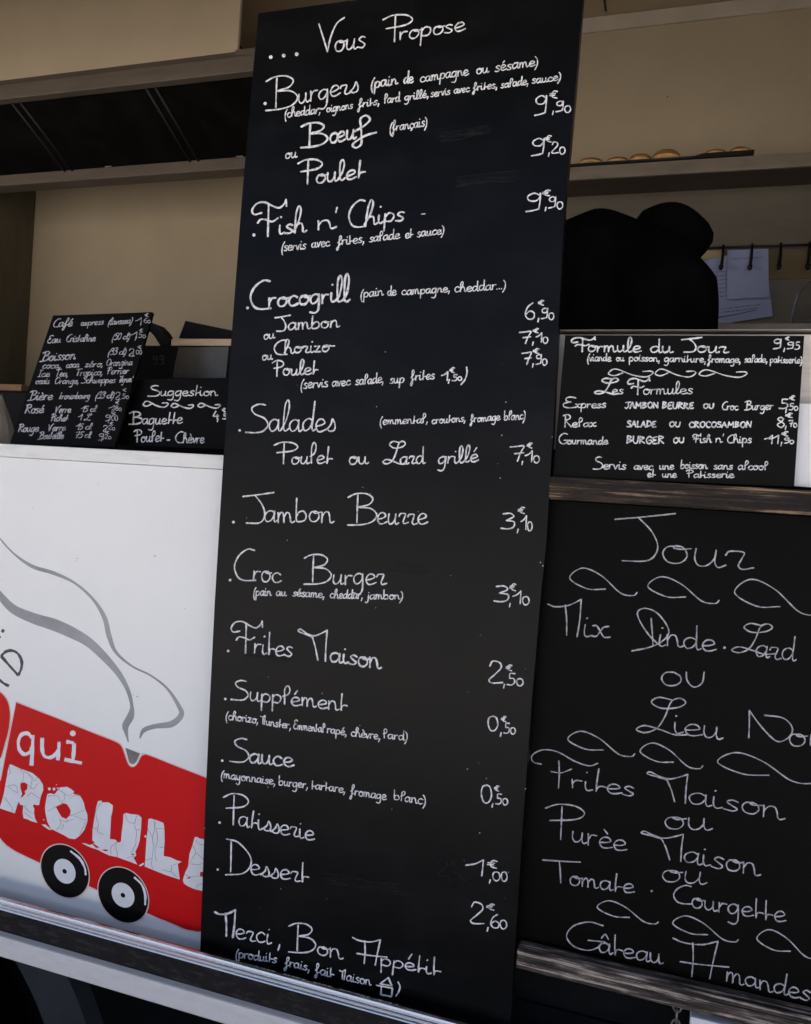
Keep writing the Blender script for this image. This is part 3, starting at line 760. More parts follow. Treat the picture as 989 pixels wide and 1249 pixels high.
# cracked block letters
Rr = [(85, 230), (100, 228), (180, 265), (280, 300), (340, 350), (372, 400), (375, 450), (355, 500), (345, 545), (340, 575), (322, 580), (300, 570), (285, 582), (298, 610), (295, 640), (302, 690), (325, 730), (270, 715), (240, 700), (205, 690), (198, 640), (205, 580),
      (175, 575), (165, 545), (150, 580), (130, 648), (90, 635), (0, 605), (25, 520), (38, 470), (50, 400), (58, 350), (65, 320), (72, 270)]
Oo = [(412, 482), (440, 476), (470, 485), (485, 470), (500, 450), (520, 425), (580, 420), (615, 440), (640, 460), (635, 480), (690, 495), (712, 530), (725, 560), (735, 610), (755, 660), (755, 720), (730, 790), (690, 840), (650, 870), (600, 865), (560, 840), (520, 820), (440, 780), (410, 720), (395, 650), (390, 600), (400, 530)]
Ocr = [[(415, 430), (435, 425), (440, 445), (422, 452)], [(455, 432), (475, 425), (480, 445), (462, 455)], [(492, 428), (505, 424), (506, 436), (494, 440)], [(360, 745), (395, 745), (450, 792), (420, 788)], [(372, 700), (384, 700), (382, 712)], [(484, 398), (494, 398), (490, 408)]]
Uu = [(65, 375), (90, 370), (100, 385), (150, 385), (185, 410), (180, 460), (170, 500), (165, 600), (160, 680), (200, 684), (215, 695), (225, 710), (250, 700), (255, 630), (265, 560), (270, 480), (290, 470), (330, 480), (390, 485), (415, 510), (410, 600), (400, 690), (385, 740), (365, 780), (372, 812), (352, 830), (380, 885), (330, 865), (220, 825), (150, 810), (60, 765), (0, 745), (-67, 713), (-40, 714), (0, 728), (40, 710), (20, 690), (22, 600), (35, 520), (50, 430)]
Ll = [(470, 520), (490, 515), (540, 530), (590, 550), (598, 590), (600, 700), (592, 815), (650, 828), (700, 852), (738, 862), (705, 880), (712, 930), (722, 1005), (690, 995), (600, 965), (500, 925), (440, 900), (445, 840), (450, 760), (455, 680), (465, 600)]
Lcr = [[(392, 893), (412, 880), (436, 868), (432, 886), (405, 900)], [(438, 650), (456, 652), (452, 668), (440, 666)]]
Aa = [(842, 665), (860, 662), (880, 675), (960, 690), (960, 1110), (900, 1096), (840, 1082), (790, 1060), (755, 1036), (747, 1010), (765, 950), (790, 900), (800, 800), (825, 730)]
poly('crack_letter', [[T4(*p) for p in Rr]], WHTP, panel, 0.0006)
poly('crack_letter', [[T4(*p) for p in q] for q in [Oo] + Ocr], WHTP, panel, 0.0006)
poly('crack_letter', [[T5(*p) for p in Uu]], WHTP, panel, 0.0006)
poly('crack_letter', [[T5(*p) for p in q] for q in [Ll] + Lcr], WHTP, panel, 0.0006)
poly('crack_letter', [[T5(*p) for p in Aa]], WHTP, panel, 0.0006)
poly('letter_gap', [[T4(*p) for p in q] for q in ([(180, 395), (195, 384), (215, 382), (240, 400), (238, 440), (215, 460), (222, 480), (205, 500), (180, 520), (195, 480), (180, 430)],
     [(485, 590), (530, 570), (548, 560), (580, 570), (600, 600), (612, 625), (605, 665), (575, 695), (535, 680), (510, 640)], [(418, 500), (428, 492), (425, 505)])]
     + [[T5(*p) for p in q] for q in ([(12, 712), (40, 722), (78, 748), (50, 750)], [(95, 768), (120, 762), (155, 768), (130, 778)], [(330, 800), (358, 796), (350, 812)], [(888, 945), (930, 940), (930, 985), (886, 978)], [(775, 1002), (800, 980), (812, 992)])], RED, panel, 0.0010)
mb = MB()
def crk(T, *segs):
    for s in segs:
        s2 = []
        for i in range(len(s) - 1):
            (a, b), (c, d) = s[i], s[i + 1]
            s2.append((a, b))
            s2.append(((a + c) / 2 + random.uniform(-6, 6), (b + d) / 2 + random.uniform(-6, 6)))
        s2.append(s[-1])
        ribbon(mb, PV, [T(*p) for p in s2], 0.42, 0.0002, k=2, base=0.0010)
crk(T4, [(85, 240), (95, 300), (70, 330)], [(180, 268), (205, 300), (200, 370), (180, 395)], [(210, 290), (260, 320), (300, 370), (330, 340)], [(240, 400), (290, 440), (330, 390)], [(55, 420), (100, 405), (150, 415), (160, 470)], [(75, 420), (120, 455), (155, 475)],
    [(38, 510), (80, 560), (110, 600), (105, 640)], [(240, 500), (270, 470), (345, 520)], [(215, 580), (240, 620), (290, 650)], [(265, 440), (280, 350), (255, 320)], [(205, 640), (240, 660), (285, 690)])
crk(T4, [(420, 500), (500, 500), (520, 550)], [(500, 440), (555, 480), (560, 525), (530, 560)], [(555, 480), (600, 500), (640, 470)], [(600, 520), (650, 490), (690, 500)], [(410, 630), (450, 610), (485, 590)], [(605, 665), (660, 650), (730, 620)], [(640, 670), (690, 690), (750, 710)],
    [(515, 700), (560, 720), (640, 700)], [(490, 790), (530, 740), (515, 700)], [(530, 790), (550, 740)], [(575, 695), (580, 730)], [(690, 830), (725, 760), (755, 720)])
crk(T5, [(100, 385), (60, 430), (50, 490), (70, 560), (60, 620), (110, 645)], [(25, 590), (60, 600)], [(215, 700), (210, 760), (220, 825)], [(170, 800), (175, 740), (215, 710)], [(280, 480), (310, 540), (360, 560), (375, 500), (390, 490)], [(360, 570), (375, 640), (370, 720), (335, 790)],
    [(300, 830), (350, 820), (375, 860)], [(400, 600), (375, 605)])
crk(T5, [(515, 525), (520, 600), (505, 660), (515, 740), (500, 830), (445, 845)], [(465, 600), (490, 640), (505, 700)], [(530, 545), (525, 590), (598, 595)], [(530, 600), (545, 680), (525, 760), (535, 860)], [(500, 830), (490, 880), (505, 920)], [(585, 925), (650, 940), (655, 890), (700, 875)], [(650, 940), (700, 985)], [(560, 745), (592, 742)])
crk(T5, [(830, 730), (850, 790), (820, 840), (800, 880)], [(850, 790), (910, 840)], [(815, 880), (860, 885), (905, 870)], [(760, 960), (800, 985), (880, 975)], [(840, 1080), (885, 1040), (905, 1040)], [(850, 690), (880, 720), (920, 725)])
mb.build('letter_cracks', CRACK, panel)
# the word "qui"
mb = MB()
for s in ([(120, 183), (103, 166), (80, 172), (69, 198), (74, 228), (92, 244), (111, 236), (120, 218)], [(124, 172), (121, 230), (118, 286)],
          [(158, 182), (158, 225), (166, 250), (187, 256), (206, 246), (217, 228)], [(221, 197), (219, 235), (216, 266)], [(248, 197), (262, 199), (277, 203)], [(277, 203), (275, 238), (272, 270)], [(241, 263), (272, 270), (306, 277)]):
    ribbon(mb, PV, [T7(*p) for p in s], 4.2, 0.00025, taper=0, k=5, base=0.0006)
x, y = T7(272, 166)
dot(mb, PV, x, y, 3.6)
for vtx in mb.v[-11:]:
    vtx += PV.n * 0.0006
mb.build('lettering', WHTP, panel)
# turned letters at the panel's left
mb = MB()
for s in ([(10, 425), (80, 505), (158, 592)], [(10, 425), (50, 388), (105, 378), (155, 405), (186, 465), (184, 530), (158, 592)], [(-60, 560), (-20, 610), (25, 655), (78, 684)]):
    ribbon(mb, PV, [T3(*p) for p in s], 3.4, 0.00025, taper=0, k=6, base=0.0002)
for (cx, cy) in ((25, 208), (-8, 262)):
    mb.prism([PV.at(*T3(cx + a, cy + b), 0.0005) for (a, b) in ((-17, 2), (0, -19), (19, -2), (2, 20))], -PV.n * 0.0003)
mb.build('lettering', CHAR, panel)
# the two record wheels
for (cx, cy, rx, ry, ix, iy, hl) in ((244, 678, 88, 98, 40, 46, [(266, 604), (300, 632), (318, 665), (322, 690)]), (461, 767, 92, 102, 42, 46, [(504, 702), (530, 728), (543, 765), (543, 802)])):
    def ell(a, b, n=48):
        return [T7(cx + a * math.cos(6.2832 * i / n) + 0.10 * b * math.sin(6.2832 * i / n), cy + b * math.sin(6.2832 * i / n) + 0.12 * a * math.cos(6.2832 * i / n)) for i in range(n)]
    rw = poly('record_outline', ell(rx + 4, ry + 4), PINKP, panel, 0.0012)
    poly('record_disc', ell(rx, ry), BLKP, panel, 0.0016)
    poly('record_label', ell(ix, iy), WHTP, panel, 0.0020)
    poly('record_hole', ell(8, 9, 20), BLKP, panel, 0.0024)
    mb = MB()
    ribbon(mb, PV, [T7(*p) for p in hl], 2.6, 0.0002, k=6, base=0.0020)
    mb.build('record_highlight', WHTP, panel)

mb = MB()
for (px, py, r_) in ((94, 681, 0.7), (93.5, 684, 0.5), (189, 678, 0.9), (167.5, 849.5, 0.9), (163, 848, 0.6), (40, 620, 0.5), (226, 742, 0.5), (219, 1104.4, 0.7), (221, 1104, 0.6), (120, 590, 0.5), (210, 640, 0.4)):
    mb2 = MB()
    dot(mb, PV, px, py, r_)
kind(mb.build('panel_scuffs', GREYP, panel), 'stuff')
# ------------------------------------------------------------------ tall menu board
YT = -0.028
PT = yplane(YT, (0.066, -1.0))
left = [(315.6, 17), (306, 120), (296, 235), (286.5, 360), (278, 475), (270, 605), (262.5, 730), (256, 860), (250.5, 985), (245.5, 1130), (244, 1172)]
right = [(713.5, -38), (701, 118), (689, 250), (681, 402), (674, 535), (665.5, 660), (658, 745), (648.5, 860), (639.5, 985), (628, 1160), (620.5, 1278)]
zbot = P(244, 1172, YT).z
tall = thing('menu_board', 'very tall black chalkboard menu with burgers, fries and dessert prices in white handwriting', 'menu board', P(430, 1220, YT))
slab('board', PT, left + right[::-1], 0.018, BOARD, tall, 0.001)
L = []
A = L.append
A(('heading_line', [('D', 330.2, 69.8, 2.3), ('D', 346, 68, 2.3), ('D', 361.8, 66.3, 2.3), ('C', 'V', 389, 22.5, 420, 63), ('W', 'ous', 407, 63, 446, 58, 13), ('C', 'P', 467, 18.5, 503, 51), ('W', 'ropose', 486, 49, 567, 37, 10.5)]))
A(('menu_line', [('D', 323.3, 126.4, 2.0), ('C', 'B', 324, 93, 363, 134), ('W', 'urgeŗş', 363, 126.5, 437, 112, 12.5), ('W', '(pain', 452, 108, 484.5, 102.5, 7), ('W', 'de', 492, 102, 504, 100.5, 7), ('W', 'campagne', 512, 100.5, 571.5, 91, 6.5), ('W', 'ou', 580.5, 90.5, 596, 88.3, 6.5), ('W', 'sésame)', 603.5, 87.5, 656.5, 79.5, 6.5)]))
q = {'wd': 1.6}
A(('ingredient_line', [('W', '(cheddaŗ,', 347, 143.5, 391, 138, 5.6, q), ('W', 'oignons', 398, 137, 430, 132.3, 5, q), ('W', 'frits,', 436.4, 131.5, 463, 127.3, 5.2, q), ('W', 'λaŗd', 468, 126.3, 488, 123.5, 5.5, q), ('W', 'grillé,', 493, 122.8, 523, 118.5, 5, q), ('W', 'seŗvis', 525, 118.5, 549, 115, 5, q), ('W', 'avec', 553.4, 114.5, 572.7, 111.8, 5, q), ('W', 'frites,', 576.5, 111, 606.8, 107, 5, q), ('W', 'saλade,', 610.6, 107.3, 644.6, 103, 5.2, q), ('W', 'sauce)', 648.4, 102, 684, 97.5, 5.2, q)]))
A(('menu_line', [('C', 'B', 367, 150, 399.5, 179.5, {'wd': 2.4}), ('W', 'œu', 401, 174.5, 434, 169.5, 11.5, {'wd': 2.4}), ('C', 'f', 430, 141, 459, 180, {'wd': 2.4}), ('W', '(français)', 475, 161, 521, 153.5, 6.2, q)]))
A(('menu_line', [('W', 'ou', 347.4, 194, 362, 192, 6.5, {'wd': 2.1}), ('C', 'P', 363.5, 194.8, 393, 224.5, {'wd': 2.2}), ('W', 'oulet', 384, 224, 444.5, 216.5, 11, {'asc': 1.2, 'wd': 2.2})]))
A(('menu_line', [('D', 309.6, 286.7, 2.0), ('C', 'F', 307.5, 244, 349.5, 288.5, {'wd': 2.2}), ('W', 'ish', 339, 286, 373, 282.5, 11, {'asc': 1.7, 'wd': 2.2}), ('W', 'n', 385.5, 280, 409, 277.8, 11, {'wd': 2.2}), ('S', [(411, 253.4), (409.5, 259.4)], 2.0), ('C', 'C', 425.5, 244.5, 446, 277, {'wd': 2.2}), ('W', 'hips', 444, 275, 493, 268.5, 10.5, {'asc': 1.8, 'wd': 2.2}), ('S', [(514, 261.2), (518.5, 260.8)], 1.0)]))
A(('ingredient_line', [('W', '(seŗvis', 343, 306.5, 373, 303.3, 6), ('W', 'avec', 379.7, 302, 402.3, 300, 5.8), ('W', 'frites,', 411, 299.5, 444.6, 295.5, 5.8), ('W', 'saλade', 450, 295.5, 487.3, 291, 5.8), ('W', 'et', 494, 291, 503.5, 289.5, 6), ('W', 'sauce)', 508.3, 289, 541.7, 285, 5.8)]))
A(('menu_line', [('D', 301.8, 375.7, 1.8), ('C', 'C', 305.5, 342.3, 330.5, 377, {'wd': 2.5}), ('W', 'rocogrill', 326.5, 374.5, 426.5, 367.5, 11.5, {'asc': 1.75, 'wd': 2.5}), ('W', '(pain', 439.4, 363.5, 467.4, 360, 6), ('W', 'de', 472.3, 361, 483, 360, 6), ('W', 'campagne,', 489.4, 360, 549, 355.8, 5.5), ('W', 'cheddaŗ...)', 554, 356.5, 617, 352, 6)]))
A(('menu_line', [('C', 'J', 335.5, 384.5, 354, 404), ('W', 'ambon', 350.5, 402.8, 413.5, 398.8, 8.3, {'asc': .85})]))
A(('menu_line', [('W', 'ou', 321, 414, 335, 412.5, 5.8), ('C', 'C', 334.5, 415, 350, 432.5), ('W', 'hoŗizo', 346.5, 431.3, 402, 428.5, 7.8, {'asc': 1.2}), ('S', [(395, 423.5), (400, 422.3), (408, 422)], 1.9)]))
A(('menu_line', [('W', 'ou', 319.4, 439.5, 332.3, 438.3, 5.8), ('C', 'P', 332.3, 440, 346, 459.3), ('W', 'oulet', 344.5, 458, 387.2, 456, 8, {'asc': 1.2})]))
A(('ingredient_line', [('W', '(seŗvis', 366.3, 474, 400, 471.5, 6.2), ('W', 'avec', 404.6, 471.7, 427.3, 469.7, 6), ('W', 'saλade,', 433.5, 469.5, 468, 466.5, 6), ('W', 'sup', 475, 467.5, 493, 466.3, 6), ('W', 'frites', 500.7, 464.5, 530, 462, 6), ('C', '1', 538.3, 453.4, 546, 464), ('S', [(548, 463), (546.6, 467.5)], 1.7), ('C', '€', 548.5, 448.5, 554.5, 454.5, {'wd': 1.5}), ('C', '5', 551.5, 457, 557.5, 464.3, {'wd': 1.6}), ('C', '0', 558.5, 459.5, 563, 464, {'wd': 1.6}), ('S', [(569, 448), (569.5, 455), (567, 463), (562.3, 469)], 1.8)]))
s = {'wd': 2.0}
A(('menu_line', [('D', 292.2, 525.2, 1.7), ('C', 'S', 300, 493, 326.7, 527.8), ('W', 'aladeş', 327, 526.3, 409.3, 525.6, 14.5, {'asc': 1.4}), ('W', '(emmentaλ,', 463, 517.8, 522, 515.5, 5.3, q), ('W', 'croutons,', 526.3, 517, 567.9, 513.8, 5, q), ('W', 'fromage', 573.4, 515.3, 610, 512, 5, q), ('W', 'bλanc)', 614.6, 512.7, 640.6, 511, 5.5, q)]))
A(('menu_line', [('C', 'P', 334.5, 539.6, 363, 566), ('W', 'ouλet', 354.5, 566.5, 404.6, 564.5, 9.3, {'asc': 1.7}), ('W', 'ou', 424.6, 566.8, 449, 566, 9.5), ('C', 'L', 467, 538, 496, 566), ('W', 'aŗd', 487, 566, 518, 565.5, 9, {'asc': 1.2}), ('W', 'grillé', 533.5, 566, 583, 563, 8.8, {'asc': 1.4})]))
A(('menu_line', [('D', 284.7, 636.8, 1.7), ('C', 'J', 296.3, 600, 334, 638.5), ('W', 'ambon', 321, 637, 406.5, 637, 13.5, {'asc': 1.05}), ('C', 'B', 424, 602, 459.5, 641), ('W', 'euŗŗe', 459, 639, 521, 639.5, 13.3)]))
A(('menu_line', [('D', 280.7, 707.6, 1.7), ('C', 'C', 286, 669.7, 311.8, 708), ('W', 'roc', 307.5, 707.5, 342.7, 710.5, 12.5), ('C', 'B', 370.7, 676.5, 404, 713.2), ('W', 'urgeŗ', 404.5, 712.5, 470.5, 713, 12)]))
A(('ingredient_line', [('W', '(pain', 308.8, 726.6, 330.8, 726.3, 5.7), ('W', 'au', 336.6, 726.6, 349, 726.8, 5.5), ('W', 'sésame,', 356.8, 727, 396, 729, 5.3), ('W', 'cheddaŗ,', 402, 729.3, 442.5, 730, 5.5), ('W', 'jambon)', 447, 730.5, 491.3, 731, 5.5)]))
A(('menu_line', [('D', 278.2, 794, 1.6), ('C', 'F', 282, 756.2, 320.2, 796.6), ('W', 'rites', 308.8, 796.5, 356.6, 801, 11.5, {'asc': 1.7}), ('C', 'Μ', 364, 767.5, 399, 805.5), ('W', 'aison', 401.5, 806.5, 464.3, 815.5, 12, {'wd': 2.2})]))
A(('menu_line', [('D', 274.8, 852.5, 1.6), ('C', 'S', 281.8, 829.8, 302.5, 854), ('W', 'uppλément', 303.5, 854, 423, 867, 10.3, {'asc': 1.2})]))
A(('ingredient_line', [('W', '(choŗizo,', 275, 877, 315, 882.5, 5.3), ('W', 'Munsteŗ,', 317.6, 883, 355, 889, 5.3), ('W', 'Emmentaλ', 357.7, 889, 396, 893.5, 5.3), ('W', 'rapé,', 398.5, 893.7, 423, 896.7, 5.3), ('W', 'chèvre,', 427.7, 897.5, 464, 902, 5.5), ('W', 'λaŗd)', 467, 900.2, 497.4, 903, 5.5)]))
A(('menu_line', [('D', 271, 927.7, 1.6), ('C', 'S', 280.2, 900.4, 303.5, 929.7), ('W', 'auce', 303, 929.5, 358, 935.8, 10.8, {'wd': 2.1})]))
A(('ingredient_line', [('W', '(mayonnaise,', 269.2, 948.5, 336, 957, 5.5), ('W', 'buŗgeŗ,', 339.6, 957.3, 375.8, 961.5, 5.6), ('W', 'taŗtaŗe,', 379.4, 961.8, 421.5, 967, 5.6), ('W', 'fromage', 427, 969, 471, 975.5, 5.8), ('W', 'bλanc)', 480, 975, 519.6, 981.5, 6)]))
A(('menu_line', [('D', 267.8, 1003.3, 1.6), ('C', 'P', 272.6, 968.5, 303, 1006.5), ('W', 'atişşeŗie', 290, 1006.5, 383, 1025, 11.5, {'asc': 1.1})]))
A(('menu_line', [('D', 265.6, 1060.5, 1.5), ('C', 'D', 275.3, 1024.8, 305.6, 1068.6), ('W', 'eşşeŗt', 304.5, 1065.5, 376, 1077, 12, {'asc': 1.4})]))
A(('closing_line', [('C', 'M', 262, 1108, 287, 1142, {'wd': 2.3}), ('W', 'eŗci', 286.4, 1144, 330.5, 1152, 11.5), ('S', [(341, 1152), (340.5, 1155), (339, 1159)], 1.9), ('C', 'B', 352, 1126.5, 385, 1163), ('W', 'on', 385.5, 1163, 417.5, 1169.5, 10.8), ('C', 'A', 430, 1144.5, 472, 1176), ('W', 'ppétit', 463, 1177, 537, 1190, 8.5, {'asc': 1.9})]))
A(('closing_line', [('W', '(pŗoduits', 287, 1167.5, 337.3, 1174.5, 6.2), ('W', 'frais,', 347, 1178, 378, 1184, 6), ('W', 'fait', 384, 1187, 407, 1192.5, 6.3), ('W', 'Maison', 413.3, 1194, 452.5, 1202, 6.3),
   ('S', [(463.5, 1199.8), (473.7, 1192.3)], 2.0), ('S', [(473.7, 1192.3), (477.6, 1202.3)], 2.0), ('S', [(477.6, 1202.3), (463.5, 1199.8)], 2.0), ('S', [(459.2, 1201.6), (478.5, 1205.2)], 2.0), ('S', [(465, 1203.5), (464.5, 1213)], 2.0), ('S', [(464.5, 1213), (477.5, 1215.6)], 2.0), ('S', [(477.5, 1215.6), (478.5, 1205.2)], 2.0), ('S', [(485.3, 1197.4), (487.8, 1203), (486.3, 1209), (482.8, 1215)], 1.9)]))
for args in (('9', (652, 116.8, 666.4, 140.6), (670.2, 111.2, 679.8, 120), '90', (678, 123.5, 695.8, 137)),
             ('9', (648, 169, 663.5, 190), (664.6, 165.6, 672.4, 173.4), '20', (673, 173.4, 689, 187.8)),
             ('9', (641.3, 235.7, 659, 258), (661.3, 232, 671, 239), '90', (669, 240, 686.2, 254.6)),
             ('6', (640.6, 369.5, 651.3, 389), (656.5, 366.5, 663, 372.3), '90', (660.2, 376, 675.3, 389.6)),
             ('7', (633.5, 404.5, 647.3, 419), (650.2, 400.8, 656.9, 406), '10', (653.5, 405.8, 668, 418.5)),
             ('7', (636.4, 430, 648, 444.5), (650.2, 425.4, 657.3, 431), '90', (653.5, 432.3, 666.9, 445.2)),
             ('7', (622.3, 544, 638.8, 562.5), (642.6, 540.2, 648.9, 546.5), '10', (640.5, 549.8, 657.7, 564.2)),
             ('3', (611, 626, 627, 645), (632, 618.6, 639.8, 626.3), '10', (635, 628.7, 648.9, 647)),
             ('3', (602.3, 714.6, 619.6, 733.8), (621.6, 712, 629, 720.4), '10', (625.4, 720.4, 645.2, 737.3)),
             ('2', (596.5, 806.5, 612.9, 833.3), (617, 811, 624.4, 817.9), '50', (618.3, 821.3, 637.9, 836.2)),
             ('0', (595.2, 873.3, 607, 890.6), (611.3, 873.8, 617.3, 880), '50', (614.4, 882, 628.3, 895)),
             ('0', (587, 957.3, 599.3, 978.4), (602.8, 958.5, 608.5, 964.7), '50', (604.2, 968.4, 619, 981.4)),
             ('1', (568, 1047.6, 589.5, 1067), (594.4, 1049.4, 606.3, 1058.5), '00', (601, 1063.3, 618.3, 1074.4)),
             ('2', (574, 1100.8, 590.5, 1126.8), (593.5, 1102.5, 602.8, 1109.6), '60', (598.4, 1114.9, 617.8, 1132.5))):
    A(('price', [('P', *args)]))
writing(tall, PT, L, INK)
# stray chalk specks
mb = MB()
for i in range(34):
    px, py = random.uniform(285, 660), random.uniform(420, 1200)
    if px > 262 + (1166 - py) * 0.0:
        dot(mb, PT, px, py, random.uniform(0.25, 0.7))
for (px, py) in ((617, 490.5), (585, 1016), (570, 938), (610, 583), (612, 531)):
    dot(mb, PT, px, py, 0.8)
for (px, py) in ((659, 686), (673.6, 533), (662, 690), (249.5, 1010), (640.8, 962)):
    dot(mb, PT, px, py, 0.8)
kind(mb.build('chalk_specks', INK2, tall), 'stuff')
GHOST = mat('wiped_chalk', (0.017, 0.0175, 0.019), 0.7, col2=(0.006, 0.0065, 0.0075), scale=60, lo=0.4, hi=0.62, spec=0.1)
mb = MB()
price(mb, PT, '2', (534, 1050, 547, 1069), (549, 1050, 556, 1057), '50', (552, 1060, 570, 1074), 1.6)
mb.build('wiped_price', GHOST, tall)
for (bx0, by0, bx1, by1) in ((538, 168, 596, 158), (556, 222, 630, 214), (470, 690, 520, 694), (395, 1070, 500, 1088), (300, 795, 350, 800)):
    mb = MB()
    for k_ in range(5):
        pts_ = []
        for m_ in range(6):
            t_ = m_ / 5
            pts_.append((bx0 + (bx1 - bx0) * t_ + random.uniform(-3, 3), by0 + (by1 - by0) * t_ + k_ * 2.6 - 5 + random.uniform(-1.5, 1.5)))
        ribbon(mb, PT, pts_, random.uniform(0.5, 1.4), 0.0001, k=4, base=0.00005)
    mb.build('wiped_smear', GHOST, tall)

# ------------------------------------------------------------------ day menu board
YJ = 0.0
PJ = yplane(YJ, (0.07, -1.0))
day = thing('menu_board', 'wide dark chalkboard headed Jour under the worn wooden ledge, thin swirls between dishes', 'menu board', P(810, 1190, YJ))
xj0 = P(590, 900, YJ).x
MB().box(xj0, 0.617, YJ, YJ + 0.018, ZB1 + 0.001 - 0.0, ZT0 - 0.001).build('board', BOARD2, day, 0.0008)
L = []
t1 = {'wd': 1.7}
A = L.append
A(('heading_line', [('C', 'J', 750, 625, 823.5, 685, t1), ('W', 'ouŗ', 804, 686, 916.5, 694, 21, t1)]))
def swirl(*b):
    return ('C', 'ʃ', *b, {'wd': 1.5, 'k': 9})
A(('swirl_line', [swirl(694.7, 694, 777, 724.7), swirl(790, 704.6, 877, 734.2), swirl(895.8, 708, 1000, 748)]))
A(('menu_line', [('C', 'M', 668, 730, 708.8, 775.8, t1), ('W', 'ix', 709, 776, 744.8, 779, 15, t1), ('C', 'Ð', 770.6, 742.3, 815.4, 795, t1), ('W', 'inde', 801, 787, 873, 794, 14, {'wd': 1.7, 'asc': 1.1}), ('D', 883.5, 790, 1.6), ('C', 'L', 892.3, 760, 945, 797, t1), ('W', 'aŗd', 920, 800, 970, 806.5, 14, {'wd': 1.7, 'asc': 1.0})]))
A(('menu_line', [('C', 'O', 806.8, 819.6, 829.6, 836, t1), ('S', [(836.9, 819.6), (838, 830), (846, 838), (856, 833), (858.7, 819.6)], 1.7)]))
A(('menu_line', [('C', 'L', 775.9, 850.2, 840, 895, t1), ('W', 'ieu', 820, 893.5, 880.5, 902, 14, t1), ('C', 'N', 913, 868.3, 966, 903.5, t1), ('W', 'oir', 960, 909, 1016, 914, 16, t1)]))
A(('swirl_line', [swirl(692.4, 893.7, 774, 919.9), swirl(780.6, 907.9, 856.9, 935), swirl(875, 920.6, 993, 951.8)]))
A(('menu_line', [('S', [(660, 932), (650, 929), (649, 921), (662, 914.5), (680, 917), (700, 928), (718, 934), (729, 931)], 1.5), ('S', [(681.5, 928), (682, 945), (681, 961)], 1.6), ('S', [(672, 941), (684, 942.5), (697, 938)], 1.4), ('W', 'rites', 695.5, 961, 774, 971.5, 11, {'asc': 2.0, 'wd': 1.6}), ('C', 'Μ', 789.7, 942.4, 838.7, 978, t1), ('W', 'aison', 838, 979, 955.6, 999.5, 14, t1)]))
A(('menu_line', [('W', 'ou', 808, 1010.5, 867.7, 1013, 15, t1)]))
A(('menu_line', [('C', 'P', 665.2, 981.6, 712.8, 1024.4, t1), ('W', 'urèe', 696, 1026, 763.6, 1039, 13.5, t1), ('C', 'Μ', 782.5, 1015, 833.3, 1048.7, t1), ('W', 'aison', 832, 1051, 926, 1069, 14, t1)]))
A(('menu_line', [('W', 'ou', 804.7, 1075, 860.7, 1079, 15, t1)]))
A(('menu_line', [('C', 'T', 661.8, 1049, 707.7, 1077, t1), ('W', 'omate', 693, 1078.5, 773, 1090, 11, {'asc': 1.4, 'wd': 1.7}), ('D', 794.6, 1086.7, 1.4), ('C', 'C', 821.5, 1079.6, 843.9, 1102, t1), ('W', 'ourgette', 842, 1106, 957.7, 1125, 12, {'asc': 1.4, 'wd': 1.7})]))
A(('swirl_line', [swirl(728.2, 1101, 802.8, 1123.3), swirl(820.4, 1119.6, 900.6, 1145), swirl(923, 1136.3, 1000, 1166)]))
A(('menu_line', [('C', 'G', 690.9, 1124, 737.5, 1158.7, t1), ('W', 'âteau', 729, 1161, 808.4, 1176, 11.5, {'asc': 1.4, 'wd': 1.7}), ('C', 'A', 820.7, 1145.7, 888.7, 1192.3, t1), ('W', 'mandes', 884, 1196, 988, 1221, 12, {'asc': 1.1, 'wd': 1.7})]))
writing(day, PJ, L, INK2)

# ------------------------------------------------------------------ set menu board
YFm = -0.018
PF = yplane(YFm, (0.072, -1.0))
fm = thing('menu_board', 'small black chalkboard of set menus standing on the worn ledge against brushed metal', 'menu board', P(820, 586, YFm))
slab('board', PF, [(689.3, 409), (980, 410.3), (967.7, 593), (675, 580.3)], 0.008, BOARD3, fm, 0.0008)
L = []
A = L.append
u = {'wd': 1.9}
v = {'wd': 1.5}
A(('heading_line', [('C', 'F', 696.7, 410.9, 725.8, 429, u), ('W', 'ormule', 716, 429, 781.6, 429.3, 7.5, {'asc': 1.4, 'wd': 1.9}), ('W', 'du', 792.5, 429.5, 820.2, 430, 7.5, {'asc': 1.2, 'wd': 1.9}), ('C', 'J', 831, 411.5, 856.2, 429.5, u), ('W', 'ouŗ', 849, 429.5, 888, 430, 7.3, u)]))
A(('ingredient_line', [('W', '(viande', 716, 440.3, 745.2, 440.5, 4.8, v), ('W', 'ou', 751.2, 440.3, 761, 440.3, 4, v), ('W', 'poisson,', 766.8, 440.3, 805, 440.8, 4.5, v), ('W', 'gaŗnituŗe,', 809.7, 441, 861.3, 442, 4.5, v), ('W', 'fromage,', 863, 442, 903.5, 442.3, 4.5, v), ('W', 'saλade,', 907.8, 441.8, 936, 442, 4.5, v), ('W', 'patişşeŗie)', 938.8, 442.2, 978.4, 443, 4.3, v)]))
A(('swirl_line', [('C', '~', 742, 450.2, 796, 459.6, v), ('C', '~', 799, 450.2, 848, 459.7, v), ('C', '~', 852.5, 451.2, 910.6, 460, v)]))
A(('heading_line', [('C', 'L', 725, 461.2, 756, 480.6, u), ('W', 'eş', 746, 480.6, 760, 480.6, 5.5, u), ('C', 'F', 765.5, 460.6, 792.2, 481.2, u), ('W', 'ormuleş', 783.5, 481, 844.8, 480, 6.3, {'asc': 1.4, 'wd': 1.9})]))
